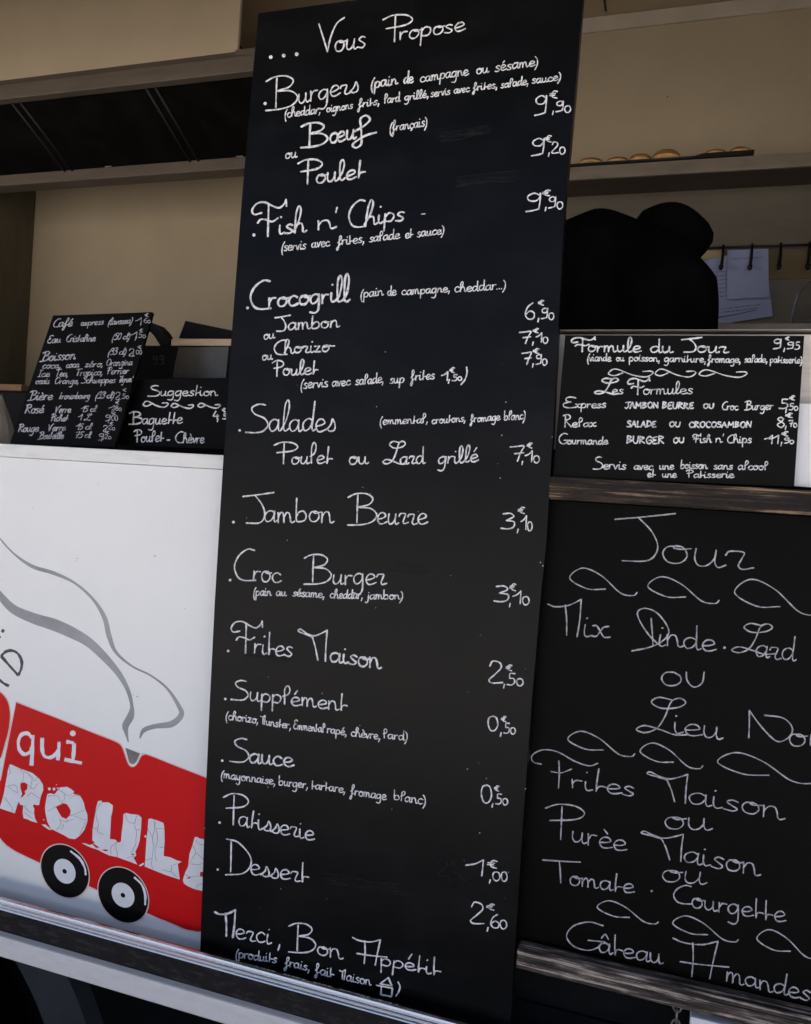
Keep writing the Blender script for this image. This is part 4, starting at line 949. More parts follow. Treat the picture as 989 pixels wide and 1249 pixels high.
A(('menu_line', [('C', 'E', 687.5, 484.2, 702.4, 497.5, v), ('W', 'xpress', 700.7, 497.5, 739, 497.3, 5, v), ('T', 'JAMBON', 762.2, 498, 803.5, 498, 7.2), ('T', 'BEURRE', 807.2, 498, 846, 498.5, 7.4), ('T', 'OU', 857.3, 498.3, 870.8, 498.3, 6), ('W', 'Croc', 880, 499.5, 900.3, 500, 5, v), ('W', 'Buŗgeŗ', 907.7, 499.7, 942.7, 499.5, 5, v)]))
A(('menu_line', [('C', 'R', 687, 505.6, 696.7, 521, v), ('W', 'eλax', 697, 520.8, 727.5, 520, 5, v), ('T', 'SALADE', 763.9, 520.7, 800.3, 520.7, 7), ('T', 'OU', 815.7, 520.7, 829.7, 520.7, 6), ('T', 'CROCOSAMBON', 839.6, 521.3, 916.8, 521.3, 6.8)]))
A(('menu_line', [('C', 'G', 681.7, 528.6, 692.7, 541.5, v), ('W', 'ouŗmande', 691.5, 541.5, 741.2, 542, 5, v), ('T', 'BURGER', 763.5, 540.8, 810, 540.8, 8.6), ('T', 'OU', 820.5, 540.3, 834.7, 540, 6.3), ('W', 'Fish', 844, 540, 867.3, 539.8, 5, v), ('W', "n'", 872, 539.6, 883, 539.4, 5, v), ('W', 'Chips', 886.3, 540, 916.5, 540, 5, v)]))
A(('closing_line', [('C', 'S', 723.4, 557.4, 735, 572.3, v), ('W', 'ervis', 735, 572, 763.5, 572.5, 5.5, v), ('W', 'avec', 772.7, 572.8, 796.7, 572.8, 5, v), ('W', 'une', 803.7, 572.5, 822, 572.5, 4.8, v), ('W', 'boisson', 829.4, 571.3, 862.2, 571.8, 5, v), ('W', 'sans', 870, 572.2, 893.5, 572.4, 4.6, v), ('W', 'aλcooλ', 899.5, 572.7, 936.5, 573, 5.2, v)]))
A(('closing_line', [('W', 'et', 789, 582, 799, 582, 4.4, v), ('W', 'une', 807.4, 582, 825.3, 582.2, 4.2, v), ('W', 'Patisserie', 836.6, 582.3, 895.2, 582.6, 4.4, v)]))
for args in (('9', (943, 413.6, 952.4, 425.5), (957.6, 411, 962.4, 415), '95', (960, 417.3, 975.2, 426)),
             ('5', (950.2, 487, 961, 498.2), (962.7, 482.8, 969.2, 488), '50', (962.2, 492.2, 973, 500.4)),
             ('8', (947.8, 509, 956.4, 521.3), (958, 504, 966.6, 509.3), '70', (961.8, 512.7, 971.7, 521)),
             ('1', (938, 530.7, 949.5, 541), (953.3, 526.4, 961, 531.9), '90', (956.4, 534, 967.8, 541))):
    e = [('P', *args, {'wd': 1.6})]
    if args[0] == '1':
        e.append(('C', '1', 932.5, 531, 942, 541, v))
    A(('price', e))
writing(fm, PF, L, INK)
# white card to its right
cd_ = yplane(-0.006)
c_o = MB().prism([cd_.at(*p) for p in ((969, 492), (1040, 494), (1034, 598), (960, 592))], (0, 0.003, 0)).build('card', CARD, base=P(995, 594, -0.006))
tag(c_o, 'plain white card standing on worn ledge right of the set menu board', 'card')

# ------------------------------------------------------------------ drinks board, leaning on the counter
bl = P(13, 539.5, 0.05); br = P(140, 544, 0.05)
bl.z = br.z = ZCT + 0.001
tl = PX(65, 385, bl.x)
tr = PX(186, 381, br.x)
nn = (tr - bl).cross(tl - br)
cen = (bl + br + tl + tr) / 4
PD = Plane(cen, nn, (0.33, -1.0))
dr = thing('menu_board', 'tilted black chalkboard listing coffee, drinks, beer and wine prices on the counter', 'menu board', (bl + br) / 2)
slab('board', PD, [(65, 385), (186, 381), (139.5, 544.5), (12.5, 540.5)], 0.006, BOARD3, dr, 0.0006)
L = []
A = L.append
v = {'wd': 1.25}
v2 = {'wd': 1.05}
A(('drink_line', [('W', 'Café', 64, 399, 88, 397.5, 5, v), ('W', 'express', 98, 397.3, 126, 395.6, 3.8, v2), ('W', '(lavazza)', 131.5, 396.3, 161, 394, 3.9, v2)]))
A(('drink_line', [('W', 'Eau', 57, 418.5, 73.5, 417.8, 4.6, v), ('W', 'Cristaλine', 80, 417, 116, 416, 4.4, v), ('W', '(50 cl)', 136.5, 414.8, 158, 413.4, 4, v2)]))
A(('drink_line', [('W', 'Boisson', 49, 440.6, 91.5, 437.8, 5.8, {'wd': 1.4}), ('W', '(33 cl)', 131.5, 433, 153.5, 432, 4, v2)]))
A(('ingredient_line', [('W', 'coca,', 51, 449.5, 74, 449, 4, v2), ('W', 'coca', 80, 448.5, 96, 448, 4, v2), ('W', 'zéro,', 103, 447.8, 125.5, 447, 4, v2), ('W', 'Orangina', 129, 446.3, 161, 445, 4, v2)]))
A(('ingredient_line', [('W', 'Ice', 46, 459.6, 60, 459.3, 4.2, v2), ('W', 'Tea,', 66.5, 459.2, 83, 459, 4.2, v2), ('W', 'Tropico,', 91, 458.3, 125, 457.5, 4.2, v2), ('W', 'Perrier', 129, 456.5, 156.5, 455.5, 4.2, v2)]))
A(('ingredient_line', [('W', 'oasis', 43, 468.4, 60, 468, 3.9, v2), ('W', 'Orange,', 66, 468.2, 96, 467.8, 3.9, v2), ('W', 'Schweppes', 99, 467.4, 140.5, 466.8, 3.9, v2), ('W', "Agrum'", 144.5, 466.4, 161, 465.8, 3.9, v2)]))
A(('drink_line', [('W', 'Bière', 34, 487.9, 63.5, 487.2, 5.4, {'wd': 1.4}), ('W', 'kronenbourg', 72, 486.8, 109, 486, 4, v2), ('W', '(33 cl)', 116, 486.2, 138.5, 485.6, 4, v2)]))
A(('drink_line', [('W', 'Rosé', 29, 504, 52.5, 503.5, 5.2, {'wd': 1.4}), ('W', 'Verre', 66.5, 503.6, 86, 503, 4.4, v), ('W', '15 cl', 98, 502.3, 116.5, 502, 3.6, v2)]))
A(('drink_line', [('W', 'Pichet', 60.5, 513.8, 82.5, 513.2, 4.3, v), ('W', '1 L', 94.5, 512.8, 110, 512.4, 3.8, v2)]))
A(('drink_line', [('W', 'Rouge', 21, 527, 46.5, 526.2, 5.0, {'wd': 1.4}), ('W', 'Verre', 58, 525.6, 79.5, 525, 4.4, v), ('W', '15 cl', 91.5, 524, 111, 523.6, 3.6, v2)]))
A(('drink_line', [('W', 'Bouteille', 46.5, 535.4, 77, 534.8, 4.4, v), ('W', '75 cl', 90.5, 534.2, 110, 533.6, 3.8, v2)]))
pv = {'wd': 0.9}
for args in (('1', (165.5, 387.5, 172.5, 396), (177, 382.6, 181, 386.5), '60', (175.5, 388.2, 183.5, 394)),
             ('1', (159, 405, 167, 413), (170, 401.2, 174.5, 405), '50', (169, 405.8, 177.5, 412)),
             ('2', (157.5, 425.5, 164, 434.5), (168, 421.5, 172.5, 425.2), '00', (166, 427.2, 173, 432)),
             ('2', (141, 478.5, 147, 487.5), (150, 473.8, 154, 477.5), '50', (148.8, 480.5, 157, 486.3)),
             ('1', (132.5, 494.5, 139.5, 502), (141, 489.5, 145, 493), '80', (140.5, 495, 148, 501)),
             ('9', (128.5, 506, 134.5, 513.5), (137, 503.2, 141, 506), '00', (136, 507, 143.5, 513)),
             ('2', (126, 519, 131.5, 526.5), (134, 515, 138, 518.5), '20', (132.5, 519, 140, 524.5)),
             ('9', (120.5, 529, 126.5, 537), (129, 526, 133, 529), '20', (128, 530, 135.5, 535.5))):
    A(('price', [('P', *args, pv)]))
writing(dr, PD, L, INK2)

# ------------------------------------------------------------------ suggestion board
sl = P(142, 541, 0.085); sr = P(290, 548, 0.085)
sl.z = sr.z = ZCT + 0.001
s_tl = PX(172, 463, sl.x)
lean = 0.03
PS = Plane(sl, Vector((0, -1, 0.22)), (0.11, -1.0))
sg = thing('menu_board', 'low black Suggestion chalkboard offering a baguette, partly behind the tall menu', 'menu board', (sl + sr) / 2)
slab('board', PS, [(168, 462.8), (296, 460.6), (290, 548), (138, 541.5)], 0.006, BOARD3, sg, 0.0006)
L = []
A = L.append
v = {'wd': 1.5}
A(('heading_line', [('C', 'S', 180.3, 470.4, 194.8, 483.3, v), ('W', 'uggestion', 195, 482.8, 265, 482.5, 5.8, {'asc': 1.4, 'wd': 1.5})]))
A(('swirl_line', [('C', '~', 174.7, 489.4, 204.7, 496.6, {'wd': 1.7}), ('C', '~', 208.8, 492.3, 235.8, 498, {'wd': 1.7}), ('C', '~', 241.5, 492, 268.3, 497.7, {'wd': 1.7})]))
A(('price', [('C', '4', 260.2, 501.6, 266.8, 511.5, v), ('S', [(266, 511), (265, 514.5)], 1.5), ('C', '€', 271, 498, 275, 502.4, v), ('C', '5', 271.5, 504.6, 276.5, 511, v)]))
A(('menu_line', [('C', 'B', 157.5, 502.4, 173.5, 517.6, u), ('W', 'aguette', 173, 517.6, 222.3, 516.3, 6.8, {'asc': 1.2, 'wd': 1.8})]))
A(('menu_line', [('C', 'P', 163.6, 524.4, 172.7, 539.2, v), ('W', 'ouλet', 171.5, 539, 199.3, 538.3, 6.5, {'wd': 1.7}), ('S', [(204, 536.8), (207, 536.6)], 1.8), ('C', 'C', 214.2, 526.7, 224, 540, v), ('W', 'hèvre', 223, 540, 249, 540, 6.3, {'wd': 1.7})]))
writing(sg, PS, L, INK)

# ------------------------------------------------------------------ on the counter, behind the small boards
yr = 0.24
a = P(150, 421, yr); b = P(300, 421, yr)
ztop = a.z
reg = thing('cash_register', 'black cash register with dim display and grey screen behind the Suggestion board', 'cash register', ((a.x + b.x) / 2, yr + 0.1, ZCT))
MB().box(a.x, b.x, yr, yr + 0.2, ZCT + 0.001, ztop).build('body', BLACKP, reg, 0.004)
PRG = yplane(yr - 0.0005)
scn = MB().prism([PRG.at(*p, 0.003) for p in ((219, 424), (279, 424), (276, 461), (212, 461))], (0, 0.003, 0)).build('screen', SCREEN, reg, 0.0008)
mb = MB()
PRD = yplane(yr - 0.001)
for (x0_, y0_) in ((186, 434), (194, 434)):
    cap(mb, PRD, '9', x0_, y0_, x0_ + 5.5, y0_ + 11, 1.0)
mb.build('display_digits', DIGIT, reg)
bw = MB().box(P(208.5, 416, yr + 0.01).x, P(300, 416, yr + 0.01).x, yr + 0.01, yr + 0.19, ztop + 0.0005, P(240, 413, yr + 0.01).z).build('cutting_board', BEIGEW, bevel=0.002, base=Vector((P(250, 416, yr).x, yr + 0.1, ztop)))
tag(bw, 'pale wooden board lying on top of the black cash register', 'cutting board')
zb_ = P(240, 413, yr + 0.01).z + 0.0005
PB = yplane(yr + 0.06)
bd = MB().prism([PB.at(*p) for p in ((226.3, 391.3), (300, 407), (300, 412.3), (218.4, 412.3))], (0, 0.012, 0)).build('binder', BLACKP, bevel=0.001, base=P(250, 412, yr + 0.06))
tag(bd, 'black slanting folder standing on the pale wooden board', 'folder')
PA = yplane(yr + 0.03)
ar = MB().prism([PA.at(*p) for p in ((170, 391), (181, 393.5), (190, 395.5), (197, 403), (206, 417), (205.5, 421.3), (197, 421.3), (189, 410), (181, 401.5), (170, 401))], (0, 0.03, 0)).build('grip_arm', BLACKP, bevel=0.003, base=P(190, 420, yr + 0.03))
tag(ar, 'black bent arm standing on the cash register beside the drinks board corner', 'handle')
# paper bag at the left end of the counter
pbp = P(0, 540, 0.12)
cx = P(-8, 520, 0.13).x
bag = MB()
zt = P(0, 484, 0.13).z
prof = []
nrow, ncol = 9, 20
for i in range(nrow):
    tt = i / (nrow - 1)
    for j in range(ncol):
        an = 6.2832 * j / ncol
        rx_ = 0.045 * (1 - 0.25 * tt ** 2) * (1 + 0.1 * math.sin(3 * an + 4 * tt))
        ry_ = 0.04 * (1 - 0.7 * tt ** 2)
        prof.append((cx + rx_ * math.copysign(abs(math.cos(an)) ** 0.6, math.cos(an)) - 0.018 * tt, 0.13 + ry_ * math.copysign(abs(math.sin(an)) ** 0.6, math.sin(an)), ZCT + 0.001 + (zt - ZCT) * tt + 0.006 * math.sin(5 * an) * tt))
fs = [(i * ncol + j, i * ncol + (j + 1) % ncol, (i + 1) * ncol + (j + 1) % ncol, (i + 1) * ncol + j) for i in range(nrow - 1) for j in range(ncol)]
fs += [tuple(range(ncol - 1, -1, -1)), tuple((nrow - 1) * ncol + j for j in range(ncol))]
bag.add(prof, fs)
bgo = bag.build('paper_bag', PAPERB, base=Vector((cx, 0.13, ZCT)))
tag(bgo, 'crumpled pale paper bag on the counter left of the drinks board', 'paper bag')
# dark appliance with wooden tray behind it
ya = 0.55
x0_, x1_ = P(-120, 500, ya).x, P(60, 500, ya).x
zap = P(0, 476, ya).z
ap = MB().box(x0_, x1_, ya, ya + 0.35, ZF + 0.001, zap).build('appliance', BLACKP, bevel=0.006, base=Vector(((x0_ + x1_) / 2, ya, ZF)))
tag(ap, 'black appliance standing in the kitchen behind the paper bag', 'appliance')
tw = MB().box(x0_ + 0.02, P(26, 470, ya + 0.02).x, ya + 0.02, ya + 0.3, zap + 0.0005, P(0, 468, ya + 0.02).z).build('wooden_tray', TRAYW, bevel=0.003, base=Vector((x0_, ya + 0.1, zap)))
tag(tw, 'orange brown wooden tray lying on the black appliance', 'tray')
# tall dark block added where the wall's left end lies in shade
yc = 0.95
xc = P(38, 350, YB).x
cb = MB().box(xc - 0.6, xc, yc, YB - 0.001, ZF + 0.001, ZC - 0.01).build('shade_block', OLIVE, bevel=0.006, base=Vector((xc - 0.3, yc, ZF)))
tag(cb, 'tall dark olive block standing in for shade at the left end of the back wall', 'shade_block')

# ------------------------------------------------------------------ extractor hood
yh = 0.62
hood = thing('extractor_hood', 'long brown steel extractor hood with black filters below a cream panel', 'extractor hood', (-1.1, yh, 2.0))
xh0 = XL + 0.002
xh1 = P(308, 70, yh).x
z1 = P(150, 75.5, yh).z; z2 = P(150, 86.5, yh).z; z3 = P(150, 105.5, yh).z
xcr = P(291, 40, yh + 0.02).x
MB().box(xh0, xcr, yh + 0.02, yh + 0.03, z1 + 0.001, ZC - 0.001).build('hood_panel', CREAM, hood)
MB().prism([(xh0, yh + 0.018, z1), (xh0, yh, z2 + 0.0005), (xh0, yh + 0.03, z2 + 0.0005), (xh0, yh + 0.03, z1)], (P(297, 60, yh).x - xh0, 0, 0)).build('hood_flange', STEELB, hood)
MB().box(xh0, xh1 + 0.12, yh - 0.004, yh + 0.025, z3, z2).build('hood_lip', STEELB, hood, 0.002)
MB().box(xcr + 0.002, xh1 + 0.12, yh + 0.005, yh + 0.025, z2 + 0.001, z1 - 0.002).build('hood_lip', STEELB, hood, 0.002)
yt_ = yh + 0.26
zt1 = P(150, 201, yt_).z; zt0 = P(150, 216, yt_).z
fz0 = zt1 - 0.01
MB().prism([(xh0, yh + 0.026, z3 + 0.006), (xh0, yt_ + 0.012, fz0), (xh0, yt_ + 0.03, fz0), (xh0, yh + 0.026, z3 + 0.03)], (xh1 + 0.12 - xh0, 0, 0)).build('filter_bank', FILTER, hood)
mb = MB()
def fpt(px, py):
    n_ = Vector((0, -(z3 + 0.006 - fz0), -(yt_ + 0.012 - yh - 0.026)))
    return hit(px, py, Vector((0, yh + 0.026, z3 + 0.006)), n_)
for (pa, pb) in (((12, 122), (62, 200)), ((178, 107), (214, 186))):
    qa, qb = fpt(*pa), fpt(*pb)
    qb.x = qa.x
    mid_ = qa.x
    d_ = Vector((mid_, yt_ + 0.012, fz0)) - Vector((mid_, yh + 0.026, z3 + 0.006))
    p_a = Vector((mid_, yh + 0.03, z3 + 0.003)); p_b = p_a + d_ * 0.97
    for off in (0, 0.03):
        MB().tube([p_a + Vector((off, 0, 0)), p_b + Vector((off, 0, 0))], 0.004, 6).build('filter_edge', SEAM, hood)
MB().box(xh0, xh1 + 0.12, yt_, yt_ + 0.06, zt0, zt1).build('grease_trough', STEELB, hood, 0.002)
for px in (133, 293):
    q_ = P(px, 204 - px * 0.07 + 2, yt_)
    MB().box(q_.x - 0.012, q_.x + 0.012, yt_ - 0.004, yt_ - 0.0005, zt1 - 0.004, zt1 + 0.008).build('filter_latch', SILV, hood)
mb = MB()
for (px, py) in ((41, 227), (167, 218.5), (283, 203), (283, 209), (814, 118)):
    dot(mb, yplane(YB if (py > 212 or px > 400) else yt_), px, py, 0.9)
mb.build('rivet', DSTEEL, hood)

# ------------------------------------------------------------------ right: shelf with buns
ys = YB - 0.20
sh = thing('wall_shelf', 'dull steel shelf along the back wall above the cook', 'shelf', (P(850, 205, ys).x, ys, P(700, 205, ys).z))
zs1 = P(700, 203.5, ys).z; zs0 = P(700, 219.5, ys).z
xs0 = P(560, 210, ys).x
MB().box(xs0, XR - 0.002, ys, ys + 0.012, zs0, zs1).build('shelf_lip', STEELD, sh, 0.002)
MB().box(xs0, XR - 0.002, ys + 0.0125, YB - 0.001, zs1 - 0.012, zs1 - 0.001).build('shelf_plate', STEELB, sh)
ztray = zs1 + 0.0005
tra = MB().box(P(690, 200, ys + 0.03).x, P(850, 195, ys + 0.03).x, ys - 0.012, ys + 0.09, ztray, zs1 + 0.005).build('baking_tray', DSTEEL, bevel=0.002, base=Vector((P(760, 200, ys).x, ys + 0.1, ztray)))
tag(tra, 'flat dark tray under the four buns on the steel shelf', 'tray')
tx = [P(q_, 190, ys).x for q_ in (842, 858, 919, 919, 850)]
tra2 = MB().prism([(tx[0], ys - 0.012, zs1 + 0.001), (tx[2], ys - 0.012, zs1 + 0.001), (tx[2], ys - 0.012, zs1 + 0.010), (tx[1], ys - 0.012, zs1 + 0.010)], (0, 0.1, 0)).build('baking_tray', DSTEEL, bevel=0.002, base=Vector((P(880, 190, ys).x, ys + 0.06, zs1 + 0.001)))
tag(tra2, 'small dark raised tray under two toasted buns on the steel shelf', 'tray')
PXB = [(720.5, 201.5, 31, 'roundish golden bun half, leftmost of four on the steel shelf', 0), (753, 200, 28, 'golden bun half second from the left on the steel shelf', 0),
       (780.5, 198.5, 27, 'reddish edged bun half third from the left on the steel shelf', 0), (812, 197, 35, 'widest bun half with a tapering end, right of four on the steel shelf', 0),
       (872, 190.5, 27, 'flat darker bun half on the small raised tray, left one', 1), (902, 189, 29, 'taller toasted bun half on the small raised tray, right one', 1)]
bun0 = None
for (px, py, wpx, lab, up) in PXB:
    c = P(px, py, ys + 0.016)
    sc = (P(px + 10, py, ys + 0.016) - c).length / 10
    r_ = wpx * sc / 2
    zb2 = zs1 + (0.0105 if up else 0.0055)
    if bun0 is None:
        bun0 = thing('bun', lab, 'bun', (c.x, c.y, zb2), 'toasted buns on the shelf')
        bun0_r = r_
        crumb = MB().lathe([(0.0, 0.0), (0.98, 0.0), (1.0, 0.12), (0.99, 0.2)], (c.x, c.y, zb2), 24)
        crumb.v = [Vector(((q_.x - c.x) * r_ + c.x, (q_.y - c.y) * r_ + c.y, (q_.z - zb2) * r_ + zb2)) for q_ in crumb.v]
        crumb.build('crumb', BUNC, bun0)
        cr_ = MB().lathe([(0.99, 0.205), (1.0, 0.3), (0.93, 0.5), (0.75, 0.66), (0.45, 0.76), (0.0, 0.78)], (c.x, c.y, zb2), 24, rough=0.05)
        cr_.v = [Vector(((q_.x - c.x) * r_ + c.x, (q_.y - c.y) * r_ + c.y, (q_.z - zb2) * r_ + zb2)) for q_ in cr_.v]
        cr_.build('crust', BUN, bun0)
        o = bun0
    else:
        o = copy_tree(bun0)
        o.location = (c.x, c.y, zb2)
        o['label'] = lab
    k_ = r_ / bun0_r
    o.scale = (k_, k_, k_ * (0.72 + 0.16 * math.sin(px) if px != 872 else 0.62))
    o.rotation_euler = (0, 0, random.uniform(0, 6))

WSHADE = mat('wall_shade_tone', (0.15, 0.126, 0.095), 0.5, col2=(0.125, 0.107, 0.083), scale=5, stretch=(1, 1, 4), bump=0.05, bscale=40)
MB().box(xs0, XR - 0.002, YB - 0.004, YB - 0.0003, 1.25, zs1 - 0.013).build('wall_shade_sheet', WSHADE, truck)  # sheet added below the shelf; its darker colour stands in for shade there
# hook rail, splash strip and papers
yw = YB - 0.012
q0 = P(820, 306.5, yw); q1 = P(1040, 300, yw)
zrl = P(930, 303, yw).z
rail = thing('hook_rail', 'thin dark steel rail with hanging hooks on the back wall', 'rail', (P(930, 303, yw).x, yw, zrl))
MB().tube([(q0.x - 0.3, yw - 0.02, zrl), (q1.x + 0.3, yw - 0.02, zrl)], 0.0035, 8).build('bar', DSTEEL, rail)
MB().box(q0.x - 0.3, q1.x + 0.3, YB - 0.008, YB - 0.0005, P(950, 340, yw).z, zrl - 0.006).build('splash_strip', CORK, rail)
for (px, ln) in ((882, 26), (917, 27), (952, 27), (987, 28)):
    hx = P(px, 303, yw - 0.025).x
    sc = 0.0026
    L_ = ln * sc
    hk = MB()
    hk.tube([(hx, yw - 0.020, zrl + 0.005), (hx, yw - 0.026, zrl + 0.006), (hx, yw - 0.030, zrl), (hx, yw - 0.029, zrl - L_ * 0.5), (hx - 0.002, yw - 0.031, zrl - L_ * 0.9), (hx - 0.003, yw - 0.043, zrl - L_), (hx - 0.003, yw - 0.052, zrl - L_ * 0.93)],
            [0.003, 0.003, 0.004, 0.0045, 0.005, 0.006, 0.007], 8)
    hk.build('hook', DSTEEL, rail)

def paper(name, px_pts, y, material, label, lines):
    pl = yplane(y)
    base = pl.at(*px_pts[2])
    t_ = thing(name, label, 'paper', base)
    # slightly bowed sheet: subdivided quad
    n_ = 8
    A0, B0, C0, D0 = [pl.at(*p) for p in px_pts]      # tl, tr, br, bl
    vs, fs2 = [], []
    for i in range(n_ + 1):
        for j in range(n_ + 1):
            u_, v_ = j / n_, i / n_
            q_ = (A0 * (1 - u_) + B0 * u_) * (1 - v_) + (D0 * (1 - u_) + C0 * u_) * v_
            q_ = q_ + Vector((0, -0.006 * math.sin(u_ * 3.1) * v_ - 0.004 * v_ * v_, 0))
            vs.append(q_)
    m_ = len(vs)
    vs += [q_ + Vector((0, 0.0006, 0)) for q_ in vs]
    for i in range(n_):
        for j in range(n_):
            a_ = i * (n_ + 1) + j
            fs2.append((a_, a_ + n_ + 1, a_ + n_ + 2, a_ + 1))
            fs2.append((a_ + m_, a_ + 1 + m_, a_ + n_ + 2 + m_, a_ + n_ + 1 + m_))
    mb = MB()
    mb.add(vs, fs2, True)
    mb.build('sheet', material, t_)
    if lines:
        mb = MB()
        pl2 = yplane(y - 0.0125)
        for (pts_, w_) in lines:
            ribbon(mb, pl2, pts_, w_, 0.0002, k=3)
        mb.build('writing', PEN, t_)
    return t_
scr = []
for i in range(7):
    yy = 333 + i * 5
    x_ = 873
    while x_ < 885:
        ln_ = random.uniform(2, 5)
        scr.append(([(x_, yy - (x_ - 860) * 0.08), (x_ + ln_, yy - (x_ + ln_ - 860) * 0.08)], 0.6))
        x_ += ln_ + 1.2
for i in range(2):
    x_ = 880
    while x_ < 925:
        ln_ = random.uniform(2, 6)
        scr.append(([(x_, 377 + i * 4 - (x_ - 880) * 0.12), (x_ + ln_, 377 + i * 4 - (x_ + ln_ - 880) * 0.12)], 0.6))
        x_ += ln_ + 1.5
scr.append(([(868, 388.5), (895, 384), (922, 378)], 0.9))
paper('note_sheet', [(850, 314), (934, 309), (942, 386), (853, 401)], yw + 0.000, PAPERL, 'large pale blue written sheet hanging under the smaller note beside the cook', scr)
scr = []
for i in range(1):
    x_ = 893
    while x_ < 928:
        ln_ = random.uniform(2, 6)
        scr.append(([(x_, 316 - (x_ - 893) * 0.06), (x_ + ln_, 316 - (x_ + ln_ - 893) * 0.06)], 0.5))
        x_ += ln_ + 1.5
paper('note_sheet', [(887, 305), (937, 303.5), (937.5, 363.5), (886.5, 366)], yw - 0.0135, PAPERL, 'small blank pale blue note hanging in front of the larger written sheet', scr)
paper('note_sheet', [(840, 306.5), (883, 304.5), (882, 314), (842, 320)], yw + 0.002, PAPERY, 'cream slip of paper hanging on the rail just right of the cap', [])
# clear plastic tub at the right edge
ctr = P(1003, 398, 0.75)
tub = MB().lathe([(0.045, 0.0), (0.062, 0.02), (0.066, 0.05), (0.058, 0.095), (0.03, 0.125), (0.018, 0.14), (0.018, 0.16)], (ctr.x, ctr.y, ctr.z - 0.02), 32)
tb = tub.build('plastic_bottle', GLASS, base=Vector((ctr.x, ctr.y, ctr.z - 0.02)))
m_ = tb.modifiers.new('solid', 'SOLIDIFY'); m_.thickness = 0.002
tag(tb, 'clear plastic bottle at the right edge beside the blue notes', 'bottle')
# counter inside on the right (carries the bottle)
MB().box(P(690, 400, 0.5).x, XR - 0.002, 0.62, 1.0, ctr.z - 0.06, ctr.z - 0.0205).build('worktop', STEELD, truck, 0.003)

# ------------------------------------------------------------------ cook
yk = 0.55
base_k = P(700, 560, yk); base_k.z = ZF
cook = thing('person', 'cook in black cap and black top bending over the counter, seen from behind', 'person', base_k)

def sculpt(name, limbs, material, parent, voxel=0.010, smooth=6):
    """one continuous surface grown from tapered limbs: [(points, radii, flatten)]"""
    mb = MB()
    for pts, rad in limbs:
        # round the ends with small caps
        path, rr = [], []
        p0, p1 = Vector(pts[0]), Vector(pts[1])
        d = (p0 - p1).normalized()
        path.append(p0 + d * rad[0] * 0.85); rr.append(rad[0] * 0.35)
        path.append(p0 + d * rad[0] * 0.5); rr.append(rad[0] * 0.8)
        for k_ in range(len(pts) - 1):
            a_, b_ = Vector(pts[k_]), Vector(pts[k_ + 1])
            for m_ in range(4):
                t_ = m_ / 4
                path.append(a_.lerp(b_, t_)); rr.append(rad[k_] + (rad[k_ + 1] - rad[k_]) * t_)
        path.append(Vector(pts[-1])); rr.append(rad[-1])
        d = (Vector(pts[-1]) - Vector(pts[-2])).normalized()
        path.append(Vector(pts[-1]) + d * rad[-1] * 0.5); rr.append(rad[-1] * 0.8)
        path.append(Vector(pts[-1]) + d * rad[-1] * 0.85); rr.append(rad[-1] * 0.35)
        mb.tube(path, rr, 14)
    o = mb.build(name, material, parent)
    m1 = o.modifiers.new('remesh', 'REMESH')
    m1.mode = 'VOXEL'
    m1.voxel_size = voxel
    m1.use_smooth_shade = True
    m2 = o.modifiers.new('smooth', 'SMOOTH')
    m2.factor = 0.5
    m2.iterations = smooth
    return o

K = lambda px, py, y: P(px, py, y)
pel = K(672, 500, 0.55)
chest = K(742, 338, 0.58); neck = K(790, 306, 0.62); head = K(820, 290, 0.66)
shN = K(812, 368, 0.47); elN = K(826, 440, 0.44); wrN = K(866, 480, 0.60)
shF = K(760, 318, 0.74); elF = K(800, 420, 0.80); wrF = K(850, 478, 0.80)
belly = K(700, 420, 0.55); hump = K(715, 338, 0.58)
hipN, hipF = pel + Vector((-0.02, -0.08, -0.06)), pel + Vector((-0.02, 0.10, -0.06))
kneeN, kneeF = pel + Vector((0.03, -0.08, -0.44)), pel + Vector((0.0, 0.10, -0.44))
ankN, ankF = Vector((pel.x - 0.02, 0.46, ZF + 0.09)), Vector((pel.x - 0.06, 0.66, ZF + 0.09))
limbs = [([pel, belly, chest], [0.12, 0.12, 0.125]), ([chest, neck, head], [0.09, 0.046, 0.062]), ([head, K(832, 300, 0.67)], [0.062, 0.05]), ([K(830, 300, 0.67), K(845, 304, 0.68)], [0.022, 0.014]),
         ([chest, shN, elN, wrN], [0.07, 0.06, 0.045, 0.028]), ([chest, shF, elF, wrF], [0.07, 0.058, 0.045, 0.028]),
         ([pel, hipN, kneeN, ankN], [0.1, 0.088, 0.058, 0.042]), ([pel, hipF, kneeF, ankF], [0.1, 0.088, 0.058, 0.042]),
         ([ankN, ankN + Vector((0.15, -0.01, -0.055))], [0.042, 0.03]), ([ankF, ankF + Vector((0.15, 0.01, -0.055))], [0.042, 0.03])]
for wv in (wrN, wrF):
    palm = wv + Vector((0.06, 0.02, -0.015))
    limbs.append(([wv, palm, palm + Vector((0.03, 0.004, -0.006))], [0.027, 0.03, 0.026]))
    for f_ in range(4):
        sp = (f_ - 1.5) * 0.021
        ln_ = (0.062, 0.072, 0.067, 0.052)[f_]
        a1 = palm + Vector((0.035, sp, -0.006)); a2 = a1 + Vector((ln_ * 0.6, sp * 0.3, -0.012)); a3 = a2 + Vector((ln_ * 0.35, 0, -0.026))
        limbs.append(([a1, a2, a3], [0.0092, 0.0085, 0.0072]))
    t1_ = palm + Vector((-0.01, 0.026, -0.006)); t2_ = t1_ + Vector((0.03, 0.024, -0.012)); t3_ = t2_ + Vector((0.028, 0.004, -0.014))
    limbs.append(([t1_, t2_, t3_], [0.0115, 0.0105, 0.0085]))
sculpt('body', limbs, SKIN, cook, 0.0055, 3)
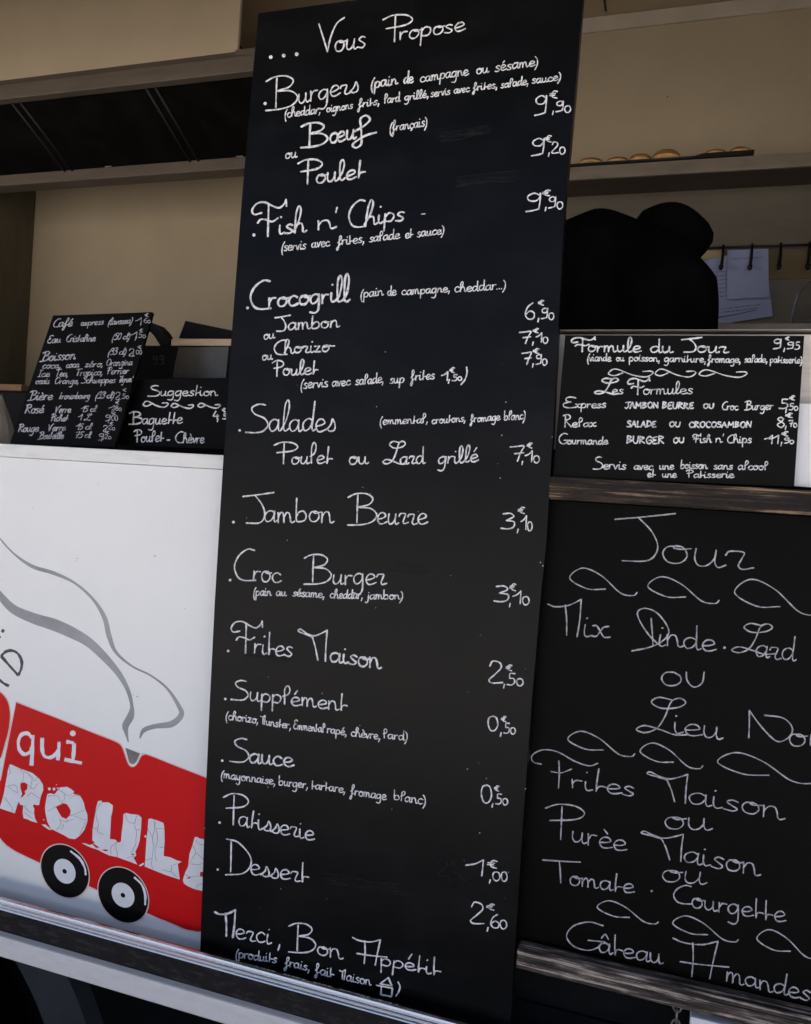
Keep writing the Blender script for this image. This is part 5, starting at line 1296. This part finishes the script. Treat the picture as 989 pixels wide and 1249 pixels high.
sculpt('jumper', [([pel + Vector((-0.02, 0, 0)), belly, hump, chest], [0.165, 0.165, 0.152, 0.145]), ([hump, chest, K(786, 312, 0.61)], [0.145, 0.128, 0.078]),
                  ([chest, K(785, 345, 0.52), shN, elN, wrN.lerp(elN, 0.15)], [0.12, 0.115, 0.108, 0.078, 0.05]), ([chest, shF, elF, wrF.lerp(elF, 0.15)], [0.10, 0.085, 0.07, 0.05]),
                  ([belly, K(780, 420, 0.52)], [0.15, 0.12])], CLOTH, cook, 0.010, 8)
sculpt('trousers', [([pel + Vector((-0.02, 0, 0.02)), hipN, kneeN, ankN], [0.14, 0.108, 0.08, 0.062]), ([pel + Vector((-0.02, 0, 0.02)), hipF, kneeF, ankF], [0.14, 0.108, 0.08, 0.062])], CLOTH, cook, 0.012, 6)
# cap: crown squashed on the head with a short peak
hc = K(820, 287, 0.66)
cp = MB()
ax_up = (K(834, 268, 0.66) - K(822, 297, 0.66)).normalized()
ax_r = Vector((1, 0, 0)) - ax_up * ax_up.x
ax_r.normalize()
ax_b = ax_up.cross(ax_r)
rows = [(0.070, -0.035), (0.079, -0.01), (0.083, 0.010), (0.078, 0.028), (0.062, 0.044), (0.034, 0.053), (0.0, 0.055)]
rows = [(a_ * 1.07, b_ * 1.04) for (a_, b_) in rows]
vs = []
kk = 28
for (r_, h_) in rows:
    for j in range(kk):
        t_ = 6.2832 * j / kk
        vs.append(hc + ax_r * r_ * math.cos(t_) + ax_b * r_ * math.sin(t_) * 1.05 + ax_up * (h_ + 0.004 * math.sin(3 * t_)))
fs = [(i * kk + j, i * kk + (j + 1) % kk, (i + 1) * kk + (j + 1) % kk, (i + 1) * kk + j) for i in range(len(rows) - 1) for j in range(kk)]
fs.append(tuple(range(kk - 1, -1, -1)))
cp.add(vs, fs, True)
cp.build('cap', CAPM, cook)

# ------------------------------------------------------------------ below the right-hand sill
ych = -0.012
cpx = P(826, 1225, ych)
ch = MB()
for i in range(7):
    cz = cpx.z - i * 0.017
    ring = []
    for j in range(13):
        t_ = 6.2832 * j / 12
        if i % 2 == 0:
            ring.append((cpx.x + 0.0065 * math.cos(t_), ych, cz + 0.0115 * math.sin(t_)))
        else:
            ring.append((cpx.x, ych + 0.0065 * math.cos(t_), cz + 0.0115 * math.sin(t_)))
    ch.tube(ring, 0.0018, 6, cap=False)
tag(ch.build('chain', CHAIN, base=cpx), 'short grey chain hanging below the peeling wooden sill', 'chain')
bxp = P(842, 1240, -0.022)
bx = MB().box(bxp.x, bxp.x + 0.30, -0.022, -0.001, bxp.z - 0.22, bxp.z)
tag(bx.build('notice_plate', CARD, bevel=0.002, base=Vector((bxp.x + 0.15, -0.022, bxp.z - 0.22))), 'pale plate below the peeling wooden sill at the bottom right', 'plate')
